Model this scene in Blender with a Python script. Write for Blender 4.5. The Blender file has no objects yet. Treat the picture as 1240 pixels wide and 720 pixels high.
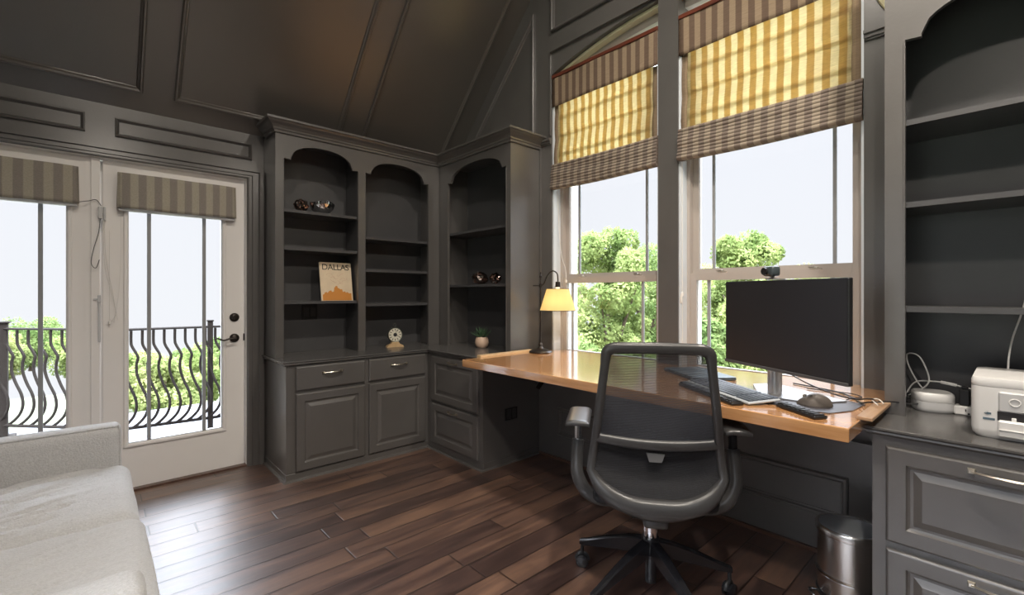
import bpy, bmesh, math, random
from mathutils import Vector, Matrix, noise
PI = math.pi
rnd = random.Random(7)
scene = bpy.context.scene
COL = scene.collection

# ------------------------------------------------------------------ materials
def newmat(name):
    m = bpy.data.materials.new(name); m.use_nodes = True
    nt = m.node_tree; nt.nodes.clear()
    out = nt.nodes.new('ShaderNodeOutputMaterial')
    return m, nt, out

def principled(name, color, rough=.5, metal=0., bump=0., bscale=60., cvar=0., vscale=3., coat=0., spec=.5, sheen=0., stretch=(1, 1, 1), emit=None):
    m, nt, out = newmat(name)
    b = nt.nodes.new('ShaderNodeBsdfPrincipled')
    b.inputs['Base Color'].default_value = (*color, 1)
    b.inputs['Roughness'].default_value = rough
    b.inputs['Metallic'].default_value = metal
    b.inputs['Coat Weight'].default_value = coat; b.inputs['Coat Roughness'].default_value = .24; b.inputs['Coat IOR'].default_value = 1.7
    b.inputs['Specular IOR Level'].default_value = spec
    b.inputs['Sheen Weight'].default_value = sheen
    if emit:
        b.inputs['Emission Color'].default_value = (*emit[0], 1); b.inputs['Emission Strength'].default_value = emit[1]
    tc = nt.nodes.new('ShaderNodeTexCoord'); mp = nt.nodes.new('ShaderNodeMapping')
    mp.inputs['Scale'].default_value = stretch
    nt.links.new(tc.outputs['Object'], mp.inputs['Vector'])
    if cvar:
        n = nt.nodes.new('ShaderNodeTexNoise'); n.inputs['Scale'].default_value = vscale; n.inputs['Detail'].default_value = 5
        nt.links.new(mp.outputs['Vector'], n.inputs['Vector'])
        mr = nt.nodes.new('ShaderNodeMapRange'); mr.inputs['From Min'].default_value = .3; mr.inputs['From Max'].default_value = .7
        mr.inputs['To Min'].default_value = 1 - cvar; mr.inputs['To Max'].default_value = 1 + cvar
        nt.links.new(n.outputs['Fac'], mr.inputs['Value'])
        vm = nt.nodes.new('ShaderNodeVectorMath'); vm.operation = 'SCALE'; vm.inputs[0].default_value = color
        nt.links.new(mr.outputs['Result'], vm.inputs['Scale']); nt.links.new(vm.outputs['Vector'], b.inputs['Base Color'])
    if bump:
        n2 = nt.nodes.new('ShaderNodeTexNoise'); n2.inputs['Scale'].default_value = bscale; n2.inputs['Detail'].default_value = 3
        nt.links.new(mp.outputs['Vector'], n2.inputs['Vector'])
        bp = nt.nodes.new('ShaderNodeBump'); bp.inputs['Strength'].default_value = bump; bp.inputs['Distance'].default_value = .004
        nt.links.new(n2.outputs['Fac'], bp.inputs['Height']); nt.links.new(bp.outputs['Normal'], b.inputs['Normal'])
    nt.links.new(b.outputs['BSDF'], out.inputs['Surface'])
    return m

def M_math(nt, op, a, b=None, c=None):
    n = nt.nodes.new('ShaderNodeMath'); n.operation = op
    for i, v in enumerate((a, b, c)):
        if v is None: continue
        if isinstance(v, (int, float)): n.inputs[i].default_value = v
        else: nt.links.new(v, n.inputs[i])
    return n.outputs[0]

def floor_mat():
    m, nt, out = newmat('dark_walnut_planks')
    tc = nt.nodes.new('ShaderNodeTexCoord'); sp = nt.nodes.new('ShaderNodeSeparateXYZ')
    nt.links.new(tc.outputs['Object'], sp.inputs[0])
    x, y = sp.outputs[0], sp.outputs[1]
    W, L = .128, 1.05
    row = M_math(nt, 'FLOOR', M_math(nt, 'DIVIDE', y, W))
    wn = nt.nodes.new('ShaderNodeTexWhiteNoise'); wn.noise_dimensions = '1D'; nt.links.new(row, wn.inputs['W'])
    xs = M_math(nt, 'ADD', M_math(nt, 'DIVIDE', x, L), M_math(nt, 'MULTIPLY', wn.outputs['Value'], 7.3))
    pk = M_math(nt, 'FLOOR', xs)
    cx = nt.nodes.new('ShaderNodeCombineXYZ'); nt.links.new(row, cx.inputs[0]); nt.links.new(pk, cx.inputs[1])
    wn2 = nt.nodes.new('ShaderNodeTexWhiteNoise'); wn2.noise_dimensions = '2D'; nt.links.new(cx.outputs[0], wn2.inputs['Vector'])
    # grain
    cg = nt.nodes.new('ShaderNodeCombineXYZ')
    nt.links.new(M_math(nt, 'ADD', M_math(nt, 'MULTIPLY', x, 2.2), M_math(nt, 'MULTIPLY', wn2.outputs['Value'], 40)), cg.inputs[0])
    nt.links.new(M_math(nt, 'MULTIPLY', y, 16), cg.inputs[1]); nt.links.new(M_math(nt, 'MULTIPLY', wn2.outputs['Value'], 13), cg.inputs[2])
    g = nt.nodes.new('ShaderNodeTexNoise'); g.inputs['Scale'].default_value = 1.; g.inputs['Detail'].default_value = 7; g.inputs['Roughness'].default_value = .62; g.inputs['Distortion'].default_value = .6
    nt.links.new(cg.outputs[0], g.inputs['Vector'])
    mixv = M_math(nt, 'ADD', M_math(nt, 'MULTIPLY', wn2.outputs['Value'], .24), M_math(nt, 'MULTIPLY', g.outputs['Fac'], .86))
    cr = nt.nodes.new('ShaderNodeValToRGB'); e = cr.color_ramp.elements
    e[0].position = .25; e[0].color = (.020, .012, .010, 1)
    e[1].position = .85; e[1].color = (.225, .125, .078, 1)
    k = e.new(.45); k.color = (.060, .034, .028, 1)
    k = e.new(.62); k.color = (.118, .066, .047, 1)
    nt.links.new(mixv, cr.inputs[0])
    fy = M_math(nt, 'FRACT', M_math(nt, 'DIVIDE', y, W)); fx = M_math(nt, 'FRACT', xs)
    ey = M_math(nt, 'MINIMUM', fy, M_math(nt, 'SUBTRACT', 1, fy)); ex = M_math(nt, 'MINIMUM', fx, M_math(nt, 'SUBTRACT', 1, fx))
    def ss(v, a, b_):
        r = nt.nodes.new('ShaderNodeMapRange'); r.interpolation_type = 'SMOOTHSTEP'
        nt.links.new(v, r.inputs['Value']); r.inputs['From Min'].default_value = a; r.inputs['From Max'].default_value = b_
        return r.outputs['Result']
    h = M_math(nt, 'MINIMUM', ss(ey, .008, .05), ss(ex, .0012, .006))
    mc = nt.nodes.new('ShaderNodeMix'); mc.data_type = 'RGBA'; nt.links.new(ss(M_math(nt, 'MINIMUM', ey, M_math(nt, 'MULTIPLY', ex, 8)), .006, .030), mc.inputs[0])
    mc.inputs[6].default_value = (.006, .003, .003, 1); nt.links.new(cr.outputs[0], mc.inputs[7])
    b = nt.nodes.new('ShaderNodeBsdfPrincipled'); nt.links.new(mc.outputs[2], b.inputs['Base Color'])
    rr = nt.nodes.new('ShaderNodeMapRange'); nt.links.new(g.outputs['Fac'], rr.inputs['Value']); rr.inputs['To Min'].default_value = .28; rr.inputs['To Max'].default_value = .50
    nt.links.new(rr.outputs['Result'], b.inputs['Roughness'])
    b.inputs['Coat Weight'].default_value = .7; b.inputs['Coat Roughness'].default_value = .33; b.inputs['Coat IOR'].default_value = 1.8
    bp = nt.nodes.new('ShaderNodeBump'); bp.inputs['Strength'].default_value = .7; bp.inputs['Distance'].default_value = .003
    hh = M_math(nt, 'ADD', h, M_math(nt, 'MULTIPLY', g.outputs['Fac'], .5))
    nt.links.new(hh, bp.inputs['Height']); nt.links.new(bp.outputs['Normal'], b.inputs['Normal'])
    nt.links.new(b.outputs[0], out.inputs[0]); return m

def wood_mat(name, c1, c2, rough, coat, scale=(14, 1.2, 14), broad=None):
    m, nt, out = newmat(name)
    tc = nt.nodes.new('ShaderNodeTexCoord'); mp = nt.nodes.new('ShaderNodeMapping'); mp.inputs['Scale'].default_value = scale
    nt.links.new(tc.outputs['Object'], mp.inputs[0])
    n = nt.nodes.new('ShaderNodeTexNoise'); n.inputs['Scale'].default_value = 1.6; n.inputs['Detail'].default_value = 8; n.inputs['Roughness'].default_value = .62; n.inputs['Distortion'].default_value = .7
    nt.links.new(mp.outputs[0], n.inputs['Vector'])
    cr = nt.nodes.new('ShaderNodeValToRGB'); e = cr.color_ramp.elements
    e[0].position = .32; e[0].color = (*c1, 1); e[1].position = .66; e[1].color = (*c2, 1)
    nt.links.new(n.outputs['Fac'], cr.inputs[0])
    b = nt.nodes.new('ShaderNodeBsdfPrincipled'); nt.links.new(cr.outputs[0], b.inputs['Base Color'])
    b.inputs['Roughness'].default_value = rough; b.inputs['Coat Weight'].default_value = coat; b.inputs['Coat Roughness'].default_value = .08; b.inputs['Coat IOR'].default_value = 1.85
    nt.links.new(b.outputs[0], out.inputs[0]); return m

def stripe_cloth(name, ca, cb, trans, axis=1, period=.065, tcol=None, weave=.25):
    m, nt, out = newmat(name)
    tc = nt.nodes.new('ShaderNodeTexCoord'); sp = nt.nodes.new('ShaderNodeSeparateXYZ'); nt.links.new(tc.outputs['Object'], sp.inputs[0])
    fr = M_math(nt, 'FRACT', M_math(nt, 'DIVIDE', sp.outputs[axis], period))
    r = nt.nodes.new('ShaderNodeMapRange'); r.interpolation_type = 'SMOOTHSTEP'
    nt.links.new(M_math(nt, 'ABSOLUTE', M_math(nt, 'SUBTRACT', fr, .5)), r.inputs['Value']); r.inputs['From Min'].default_value = .22; r.inputs['From Max'].default_value = .28
    n = nt.nodes.new('ShaderNodeTexNoise'); n.inputs['Scale'].default_value = 120; mp = nt.nodes.new('ShaderNodeMapping')
    mp.inputs['Scale'].default_value = (1, .25, 2.5); nt.links.new(tc.outputs['Object'], mp.inputs[0]); nt.links.new(mp.outputs[0], n.inputs['Vector'])
    def colpair(a, b_):
        mx = nt.nodes.new('ShaderNodeMix'); mx.data_type = 'RGBA'; nt.links.new(r.outputs['Result'], mx.inputs[0])
        mx.inputs[6].default_value = (*a, 1); mx.inputs[7].default_value = (*b_, 1)
        sc = nt.nodes.new('ShaderNodeVectorMath'); sc.operation = 'SCALE'; nt.links.new(mx.outputs[2], sc.inputs[0])
        nt.links.new(M_math(nt, 'ADD', M_math(nt, 'MULTIPLY', n.outputs['Fac'], weave * 2), 1 - weave), sc.inputs['Scale'])
        return sc.outputs[0]
    d = nt.nodes.new('ShaderNodeBsdfDiffuse'); nt.links.new(colpair(ca, cb), d.inputs['Color'])
    if trans > 0:
        t = nt.nodes.new('ShaderNodeBsdfTranslucent'); nt.links.new(colpair(*(tcol or (ca, cb))), t.inputs['Color'])
        mx = nt.nodes.new('ShaderNodeMixShader'); mx.inputs[0].default_value = trans
        nt.links.new(d.outputs[0], mx.inputs[1]); nt.links.new(t.outputs[0], mx.inputs[2]); nt.links.new(mx.outputs[0], out.inputs[0])
    else: nt.links.new(d.outputs[0], out.inputs[0])
    return m

def glass_mat():
    m, nt, out = newmat('window_glass')
    t = nt.nodes.new('ShaderNodeBsdfTransparent'); t.inputs[0].default_value = (.97, .98, .98, 1)
    g = nt.nodes.new('ShaderNodeBsdfGlossy'); g.inputs['Roughness'].default_value = .02
    fr = nt.nodes.new('ShaderNodeFresnel'); fr.inputs[0].default_value = 1.3
    mx = nt.nodes.new('ShaderNodeMixShader'); nt.links.new(fr.outputs[0], mx.inputs[0]); nt.links.new(t.outputs[0], mx.inputs[1]); nt.links.new(g.outputs[0], mx.inputs[2])
    nt.links.new(mx.outputs[0], out.inputs[0]); return m

def mesh_mat(name, color, open_):
    m, nt, out = newmat(name)
    tc = nt.nodes.new('ShaderNodeTexCoord'); sp = nt.nodes.new('ShaderNodeSeparateXYZ'); nt.links.new(tc.outputs['Object'], sp.inputs[0])
    wv = M_math(nt, 'SINE', M_math(nt, 'MULTIPLY', sp.outputs[2], 1400))
    f = M_math(nt, 'ADD', open_, M_math(nt, 'MULTIPLY', wv, .07))
    b = nt.nodes.new('ShaderNodeBsdfPrincipled'); b.inputs['Base Color'].default_value = (*color, 1); b.inputs['Roughness'].default_value = .85; b.inputs['Specular IOR Level'].default_value = .25
    t = nt.nodes.new('ShaderNodeBsdfTransparent'); mx = nt.nodes.new('ShaderNodeMixShader')
    nt.links.new(f, mx.inputs[0]); nt.links.new(b.outputs[0], mx.inputs[1]); nt.links.new(t.outputs[0], mx.inputs[2]); nt.links.new(mx.outputs[0], out.inputs[0])
    return m

def shade_mat():
    m, nt, out = newmat('lamp_shade_cloth')
    d = nt.nodes.new('ShaderNodeBsdfDiffuse'); d.inputs[0].default_value = (.76, .64, .36, 1)
    t = nt.nodes.new('ShaderNodeBsdfTranslucent'); t.inputs[0].default_value = (.92, .80, .52, 1)
    mx = nt.nodes.new('ShaderNodeMixShader'); mx.inputs[0].default_value = .5
    nt.links.new(d.outputs[0], mx.inputs[1]); nt.links.new(t.outputs[0], mx.inputs[2]); nt.links.new(mx.outputs[0], out.inputs[0]); return m

def leaf_mat(name, c1, c2, sc=1.2):
    m, nt, out = newmat(name)
    tc = nt.nodes.new('ShaderNodeTexCoord'); n = nt.nodes.new('ShaderNodeTexNoise'); n.inputs['Scale'].default_value = sc; n.inputs['Detail'].default_value = 4
    nt.links.new(tc.outputs['Object'], n.inputs['Vector'])
    cr = nt.nodes.new('ShaderNodeValToRGB'); e = cr.color_ramp.elements; e[0].position = .35; e[0].color = (*c1, 1); e[1].position = .65; e[1].color = (*c2, 1)
    nt.links.new(n.outputs['Fac'], cr.inputs[0])
    d = nt.nodes.new('ShaderNodeBsdfDiffuse'); t = nt.nodes.new('ShaderNodeBsdfTranslucent')
    nt.links.new(cr.outputs[0], d.inputs[0]); nt.links.new(cr.outputs[0], t.inputs[0])
    mx = nt.nodes.new('ShaderNodeMixShader'); mx.inputs[0].default_value = .4
    nt.links.new(d.outputs[0], mx.inputs[1]); nt.links.new(t.outputs[0], mx.inputs[2]); nt.links.new(mx.outputs[0], out.inputs[0]); return m

def brick_mat():
    m, nt, out = newmat('pale_brick')
    tc = nt.nodes.new('ShaderNodeTexCoord'); mp = nt.nodes.new('ShaderNodeMapping'); mp.inputs['Rotation'].default_value = (PI / 2, 0, 0)
    nt.links.new(tc.outputs['Object'], mp.inputs[0])
    b = nt.nodes.new('ShaderNodeTexBrick'); b.inputs['Scale'].default_value = 4.5
    b.inputs['Color1'].default_value = (.62, .58, .53, 1); b.inputs['Color2'].default_value = (.45, .4, .36, 1); b.inputs['Mortar'].default_value = (.75, .73, .7, 1)
    nt.links.new(mp.outputs[0], b.inputs[0])
    p = nt.nodes.new('ShaderNodeBsdfPrincipled'); p.inputs['Roughness'].default_value = .9; nt.links.new(b.outputs[0], p.inputs[0]); nt.links.new(p.outputs[0], out.inputs[0]); return m

PAINT = principled('charcoal_taupe_paint', (.098, .092, .087), .34, cvar=.07, vscale=5, bump=.10, bscale=90, spec=.55, coat=.55)
CEILP = principled('charcoal_ceiling_paint', (.098, .088, .078), .28, cvar=.09, vscale=1.5, bump=.12, bscale=40, spec=.55, coat=.4)
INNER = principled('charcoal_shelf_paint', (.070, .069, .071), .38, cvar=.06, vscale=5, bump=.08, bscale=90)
TOPP = principled('charcoal_counter_paint', (.095, .091, .088), .22, cvar=.06, vscale=6, spec=.6)
FLOOR = floor_mat()
OAK = wood_mat('varnished_oak', (.42, .175, .062), (.68, .37, .16), .16, .9)
SHOEW = wood_mat('brown_shoe_moulding_wood', (.06, .028, .018), (.12, .06, .04), .35, .2)
DOORP = principled('warm_white_door_paint', (.84, .81, .78), .36, cvar=.02)
SASH = principled('taupe_grey_sash', (.43, .385, .35), .42)
JAMB = principled('pale_window_jamb', (.66, .70, .74), .4)
MUNT = principled('grey_muntin', (.32, .33, .34), .5)
CREAM = principled('cream_arch_trim', (.75, .70, .47), .5)
GLASS = glass_mat()
IRON = principled('black_wrought_iron', (.018, .013, .010), .75, spec=.2)
BRONZE = principled('oil_rubbed_bronze', (.035, .028, .024), .35, metal=.6)
NICKEL = principled('brushed_nickel', (.72, .66, .56), .28, metal=1.)
STEEL = principled('brushed_steel', (.74, .72, .69), .27, metal=1., bump=.05, bscale=300, stretch=(1, 1, .02))
CHROME = principled('chrome', (.75, .75, .77), .12, metal=1.)
BLACKP = principled('black_plastic', (.014, .014, .015), .42)
CHAIRP = principled('graphite_chair_plastic', (.042, .041, .041), .30)
CHAIRB = principled('glossy_black_base', (.012, .012, .014), .22)
MESHU = mesh_mat('chair_mesh_open', (.050, .053, .062), .17)  # blue-grey tint paints a reflected sheen into the mesh colour
MESHL = mesh_mat('chair_mesh_dense', (.022, .022, .024), .08)
SEATF = principled('black_seat_fabric', (.018, .018, .02), .9, bump=.3, bscale=300)
SCREEN = principled('monitor_screen', (.022, .022, .027), .33, spec=.5)
SILVER = principled('silver_plastic', (.55, .55, .56), .32, metal=.7)
WHITEP = principled('white_plastic', (.80, .79, .77), .35)
GREYP = principled('pale_grey_plastic', (.58, .58, .58), .4)
KEYP = principled('dark_key_plastic', (.075, .09, .115), .45)
KEYB = principled('keyboard_body_grey', (.46, .49, .52), .4)
MOUSEP = principled('taupe_mouse_rubber', (.17, .145, .125), .5)
MATP = principled('dark_mouse_mat', (.060, .052, .055), .38)
SOFA = principled('pale_grey_woven_fabric', (.50, .495, .49), .95, bump=.8, bscale=170, cvar=.09, vscale=130, stretch=(1, 1.6, 1), sheen=.3, spec=.2)
PAPER = principled('cream_book_cover', (.74, .60, .42), .5, cvar=.05, vscale=20)
ORANGE = principled('orange_ink', (.62, .25, .045), .5)
INK = principled('black_ink', (.02, .018, .02), .6)
PINKINK = principled('soft_pink_ink', (.62, .36, .25), .6)
TAN = principled('tan_ceramic', (.62, .44, .32), .55)
SOIL = principled('potting_soil', (.03, .02, .014), .9)
SUCC = principled('succulent_green', (.06, .12, .06), .5)
COPPER = principled('rose_copper', (.62, .36, .28), .25, metal=1.)
MIRROR = principled('polished_silver', (.70, .70, .70), .1, metal=1.)
SMOKE = principled('smoky_silver', (.28, .24, .22), .15, metal=1.)
CLOCKF = principled('clock_face_ivory', (.72, .68, .55), .4)
CLOCKR = principled('clock_rim_pewter', (.16, .17, .14), .3, metal=.8)
LTWOOD = wood_mat('light_wood_base', (.5, .33, .16), (.68, .48, .27), .4, .2, (10, 10, 30))
STRIPW = wood_mat('sanded_oak_strip', (.36, .20, .10), (.52, .33, .19), .4, .2, (2, 14, 14))
MAHOG = wood_mat('mahogany_headrail', (.085, .022, .012), (.16, .045, .025), .35, .2)
BLUEB = principled('pale_cord', (.72, .70, .66), .6)
BLACKC = principled('black_cable', (.015, .015, .018), .5)
SHADE = shade_mat()
VAL = stripe_cloth('striped_valance_cloth', (.15, .105, .078), (.30, .225, .155), .06)
ROMAN = stripe_cloth('striped_roman_cloth', (.20, .15, .10), (.34, .28, .2), .72, tcol=((.75, .56, .26), (.96, .86, .60)))
POCKET = stripe_cloth('batten_pocket_lining', (.6, .55, .45), (.6, .55, .45), .93, tcol=((1., .95, .82), (1., .95, .82)), weave=.05)
FOLDM = stripe_cloth('striped_folded_cloth', (.20, .16, .135), (.33, .275, .215), .10)
HEM = stripe_cloth('hem_cloth', (.26, .19, .13), (.31, .23, .15), .22)
DOORCL = stripe_cloth('striped_door_blind_cloth', (.33, .295, .26), (.47, .43, .35), .15, axis=0, period=.078)
TREEA = leaf_mat('sunlit_green_leaves', (.13, .19, .055), (.39, .44, .17))
TREEB = leaf_mat('olive_green_leaves', (.18, .23, .08), (.46, .48, .21))
TREEC = leaf_mat('deep_green_leaves', (.09, .15, .045), (.28, .35, .13))
BARK = principled('grey_brown_bark', (.12, .085, .06), .9, bump=.6, bscale=20)
LAWN = principled('pale_dry_lawn', (.13, .14, .085), .95, cvar=.2, vscale=.5)
DECKM = principled('balcony_stone', (.135, .135, .14), .7, cvar=.06, vscale=4)
BRICK = brick_mat()
SIDING = principled('exterior_render', (.5, .47, .43), .8)
ADDLENS = principled('added_light_lens', (.9, .85, .75), .4, emit=((1, .83, .62), 6))  # glowing lens of the added ceiling lights

# ------------------------------------------------------------------ helpers
def B(): return bmesh.new()
def obj(name, bm, mat, parent=None, smooth=False, loc=None, **props):
    bmesh.ops.recalc_face_normals(bm, faces=bm.faces)
    me = bpy.data.meshes.new(name); bm.to_mesh(me); bm.free()
    for mt in (mat if isinstance(mat, (list, tuple)) else [mat]): me.materials.append(mt)
    if smooth:
        for p in me.polygons: p.use_smooth = True
        try: me.set_sharp_from_angle(angle=math.radians(40))
        except Exception: pass
    o = bpy.data.objects.new(name, me); COL.objects.link(o)
    if parent: o.parent = parent
    if loc: o.location = loc
    for k, v in props.items(): o[k] = v
    return o
def rawobj(name, verts, faces, mat, parent=None, **props):
    me = bpy.data.meshes.new(name); me.from_pydata(verts, [], faces); me.materials.append(mat)
    o = bpy.data.objects.new(name, me); COL.objects.link(o)
    if parent: o.parent = parent
    for k, v in props.items(): o[k] = v
    return o
def thing(name, label, cat, loc=(0, 0, 0), rz=0, group=None):
    o = bpy.data.objects.new(name, None); COL.objects.link(o); o.empty_display_size = .1
    o.location = loc; o.rotation_euler = (0, 0, rz); o['label'] = label; o['category'] = cat
    if group: o['group'] = group
    return o
def tag(o, label, cat, group=None):
    o['label'] = label; o['category'] = cat
    if group: o['group'] = group
    return o
def struct(name, bm, mat, parent=None, **k):
    o = obj(name, bm, mat, parent, **k)
    if not parent: o['kind'] = 'structure'
    return o
def sempty(name, loc=(0, 0, 0)):
    o = bpy.data.objects.new(name, None); COL.objects.link(o); o.location = loc; o['kind'] = 'structure'; return o

def box(bm, a, b, bev=0., M=None, seg=1):
    x0, y0, z0 = [min(a[i], b[i]) for i in range(3)]; x1, y1, z1 = [max(a[i], b[i]) for i in range(3)]
    v = [bm.verts.new(p) for p in ((x0, y0, z0), (x1, y0, z0), (x1, y1, z0), (x0, y1, z0), (x0, y0, z1), (x1, y0, z1), (x1, y1, z1), (x0, y1, z1))]
    fs = [bm.faces.new([v[i] for i in q]) for q in ((0, 3, 2, 1), (4, 5, 6, 7), (0, 1, 5, 4), (1, 2, 6, 5), (2, 3, 7, 6), (3, 0, 4, 7))]
    if bev > 0:
        es = list({e for f in fs for e in f.edges})
        r = bmesh.ops.bevel(bm, geom=es, offset=bev, segments=seg, affect='EDGES', profile=.5)
        v = list({w for f in r['faces'] for w in f.verts} | {w for w in v if w.is_valid})
    if M is not None:
        for w in v: w.co = M @ w.co
    return v
def tube(bm, pts, r, n=10, closed=False, flat=1., up=Vector((0, 0, 1)), cap=True):
    pts = [Vector(p) for p in pts]; N = len(pts); rings = []
    prev = None
    for i, p in enumerate(pts):
        if closed: t = (pts[(i + 1) % N] - pts[i - 1])
        else: t = (pts[min(i + 1, N - 1)] - pts[max(i - 1, 0)])
        t.normalize()
        if prev is None:
            ref = up if abs(t.dot(up)) < .95 else Vector((1, 0, 0))
            a = t.cross(ref).normalized()
        else:
            a = (prev - t * prev.dot(t)).normalized()
        prev = a; b = t.cross(a)
        rr = r[i] if isinstance(r, (list, tuple)) else r
        rings.append([bm.verts.new(p + a * (math.cos(2 * PI * k / n) * rr) + b * (math.sin(2 * PI * k / n) * rr * flat)) for k in range(n)])
    for i in range(N if closed else N - 1):
        A, Bq = rings[i], rings[(i + 1) % N]
        for k in range(n): bm.faces.new([A[k], A[(k + 1) % n], Bq[(k + 1) % n], Bq[k]])
    if not closed and cap:
        bm.faces.new(rings[0]); bm.faces.new(rings[-1][::-1])
def lathe(bm, prof, c=(0, 0, 0), n=28, M=None):
    c = Vector(c); rings = []
    for r, z in prof:
        if r < 1e-5: rings.append([bm.verts.new((0, 0, z))])
        else: rings.append([bm.verts.new((r * math.cos(2 * PI * k / n), r * math.sin(2 * PI * k / n), z)) for k in range(n)])
    for A, Q in zip(rings, rings[1:]):
        if len(A) == 1 and len(Q) == 1: continue
        for k in range(n):
            if len(A) == 1: bm.faces.new([A[0], Q[k], Q[(k + 1) % n]])
            elif len(Q) == 1: bm.faces.new([A[k], A[(k + 1) % n], Q[0]])
            else: bm.faces.new([A[k], A[(k + 1) % n], Q[(k + 1) % n], Q[k]])
    for ring in rings:
        for w in ring: w.co = (M @ w.co if M is not None else w.co) + c
def prism(bm, poly, w0, w1, fn):
    A = [bm.verts.new(fn(u, v, w0)) for u, v in poly]; Q = [bm.verts.new(fn(u, v, w1)) for u, v in poly]; n = len(poly)
    bm.faces.new(A); bm.faces.new(Q[::-1])
    for i in range(n): bm.faces.new([A[i], Q[i], Q[(i + 1) % n], A[(i + 1) % n]])
def rectloops(bm, u0, u1, v0, v1, prof, fn, fill=True, closeback=False):
    """concentric rectangles: prof = [(inset, height)...]"""
    rings = []
    for ins, h in prof:
        rings.append([bm.verts.new(fn(u, v, h)) for u, v in ((u0 + ins, v0 + ins), (u1 - ins, v0 + ins), (u1 - ins, v1 - ins), (u0 + ins, v1 - ins))])
    for A, Q in zip(rings, rings[1:]):
        for k in range(4): bm.faces.new([A[k], A[(k + 1) % 4], Q[(k + 1) % 4], Q[k]])
    if fill: bm.faces.new(rings[-1])
    if closeback: bm.faces.new(rings[0][::-1])
def polyring(bm, poly, prof, fn):
    """moulding running round any convex polygon"""
    n = len(poly); rings = []
    P = [Vector(p) for p in poly]; area = sum(P[i].x * P[(i + 1) % n].y - P[(i + 1) % n].x * P[i].y for i in range(n))
    s = 1 if area > 0 else -1
    for ins, h in prof:
        ring = []
        for i in range(n):
            d1 = (P[i] - P[i - 1]).normalized(); d2 = (P[(i + 1) % n] - P[i]).normalized()
            n1 = Vector((-d1.y, d1.x)) * s; n2 = Vector((-d2.y, d2.x)) * s
            m = (n1 + n2).normalized(); q = P[i] + m * (ins / max(.2, m.dot(n1)))
            ring.append(bm.verts.new(fn(q.x, q.y, h)))
        rings.append(ring)
    for A, Q in zip(rings, rings[1:]):
        for k in range(n): bm.faces.new([A[k], A[(k + 1) % n], Q[(k + 1) % n], Q[k]])
def sweep_plan(bm, path, prof):
    """sweep profile [(out, z)] along a plan path; out is to the LEFT of travel"""
    P = [Vector(p) for p in path]; n = len(P); cols = []
    for i in range(n):
        if i == 0: d = (P[1] - P[0]).normalized(); m = Vector((-d.y, d.x)); k = 1
        elif i == n - 1: d = (P[-1] - P[-2]).normalized(); m = Vector((-d.y, d.x)); k = 1
        else:
            d1 = (P[i] - P[i - 1]).normalized(); d2 = (P[i + 1] - P[i]).normalized()
            n1 = Vector((-d1.y, d1.x)); n2 = Vector((-d2.y, d2.x)); m = (n1 + n2).normalized(); k = 1 / m.dot(n1)
        cols.append([bm.verts.new((P[i].x + m.x * o * k, P[i].y + m.y * o * k, z)) for o, z in prof])
    q = len(prof)
    for A, Q in zip(cols, cols[1:]):
        for k in range(q): bm.faces.new([A[k], A[(k + 1) % q], Q[(k + 1) % q], Q[k]])
    bm.faces.new(cols[0]); bm.faces.new(cols[-1][::-1])
def rbox_grid(bm, x0, x1, y0, y1, z0, z1, rad, res=.04, disp=None):
    """soft rounded box: a grid box pulled onto a rounded box, optionally displaced"""
    c = Vector(((x0 + x1) / 2, (y0 + y1) / 2, (z0 + z1) / 2)); hs = Vector((x1 - x0, y1 - y0, z1 - z0)) / 2
    cache = {}
    N = [max(4, int(round(2 * hs[i] / res))) for i in range(3)]
    def V(p):
        k = tuple(round(q, 5) for q in p)
        if k not in cache:
            q = Vector(p); inner = Vector([max(-hs[i] + rad, min(hs[i] - rad, q[i])) for i in range(3)])
            d = q - inner
            if d.length > 1e-6: q = inner + d.normalized() * rad
            nn = d.normalized() if d.length > 1e-6 else Vector((0, 0, 1))
            w = c + q
            if disp: w = w + disp(w, nn)
            cache[k] = bm.verts.new(w)
        return cache[k]
    for ax in range(3):
        a, b_ = [i for i in range(3) if i != ax]
        for s in (-1, 1):
            for i in range(N[a]):
                for j in range(N[b_]):
                    q = []
                    for di, dj in ((0, 0), (1, 0), (1, 1), (0, 1)):
                        p = [0, 0, 0]; p[ax] = s * hs[ax]; p[a] = -hs[a] + 2 * hs[a] * (i + di) / N[a]; p[b_] = -hs[b_] + 2 * hs[b_] * (j + dj) / N[b_]; q.append(V(p))
                    bm.faces.new(q)
def bez(p0, p1, p2, p3, n=14):
    out = []
    for i in range(n + 1):
        t = i / n; out.append(Vector(p0) * (1 - t) ** 3 + Vector(p1) * 3 * t * (1 - t) ** 2 + Vector(p2) * 3 * t * t * (1 - t) + Vector(p3) * t ** 3)
    return out
def catmull(P, n=8):
    P = [Vector(p) for p in P]; Q = [P[0]] + P + [P[-1]]; out = []
    for i in range(1, len(Q) - 2):
        for k in range(n):
            t = k / n; a, b_, c, d = Q[i - 1], Q[i], Q[i + 1], Q[i + 2]
            out.append(.5 * ((2 * b_) + (c - a) * t + (2 * a - 5 * b_ + 4 * c - d) * t * t + (3 * b_ - a - 3 * c + d) * t ** 3))
    out.append(P[-1]); return out
def text_mesh(name, s, size, M, mat, parent, extrude=.0006, spacing=1.):
    cu = bpy.data.curves.new(name, 'FONT'); cu.body = s; cu.size = size; cu.extrude = extrude; cu.align_x = 'CENTER'; cu.space_character = spacing
    t = bpy.data.objects.new(name + '_tmp', cu); COL.objects.link(t); bpy.context.view_layer.update()
    me = bpy.data.meshes.new_from_object(t); bpy.data.objects.remove(t)
    me.transform(M); me.materials.append(mat)
    o = bpy.data.objects.new(name, me); COL.objects.link(o); o.parent = parent; return o

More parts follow.
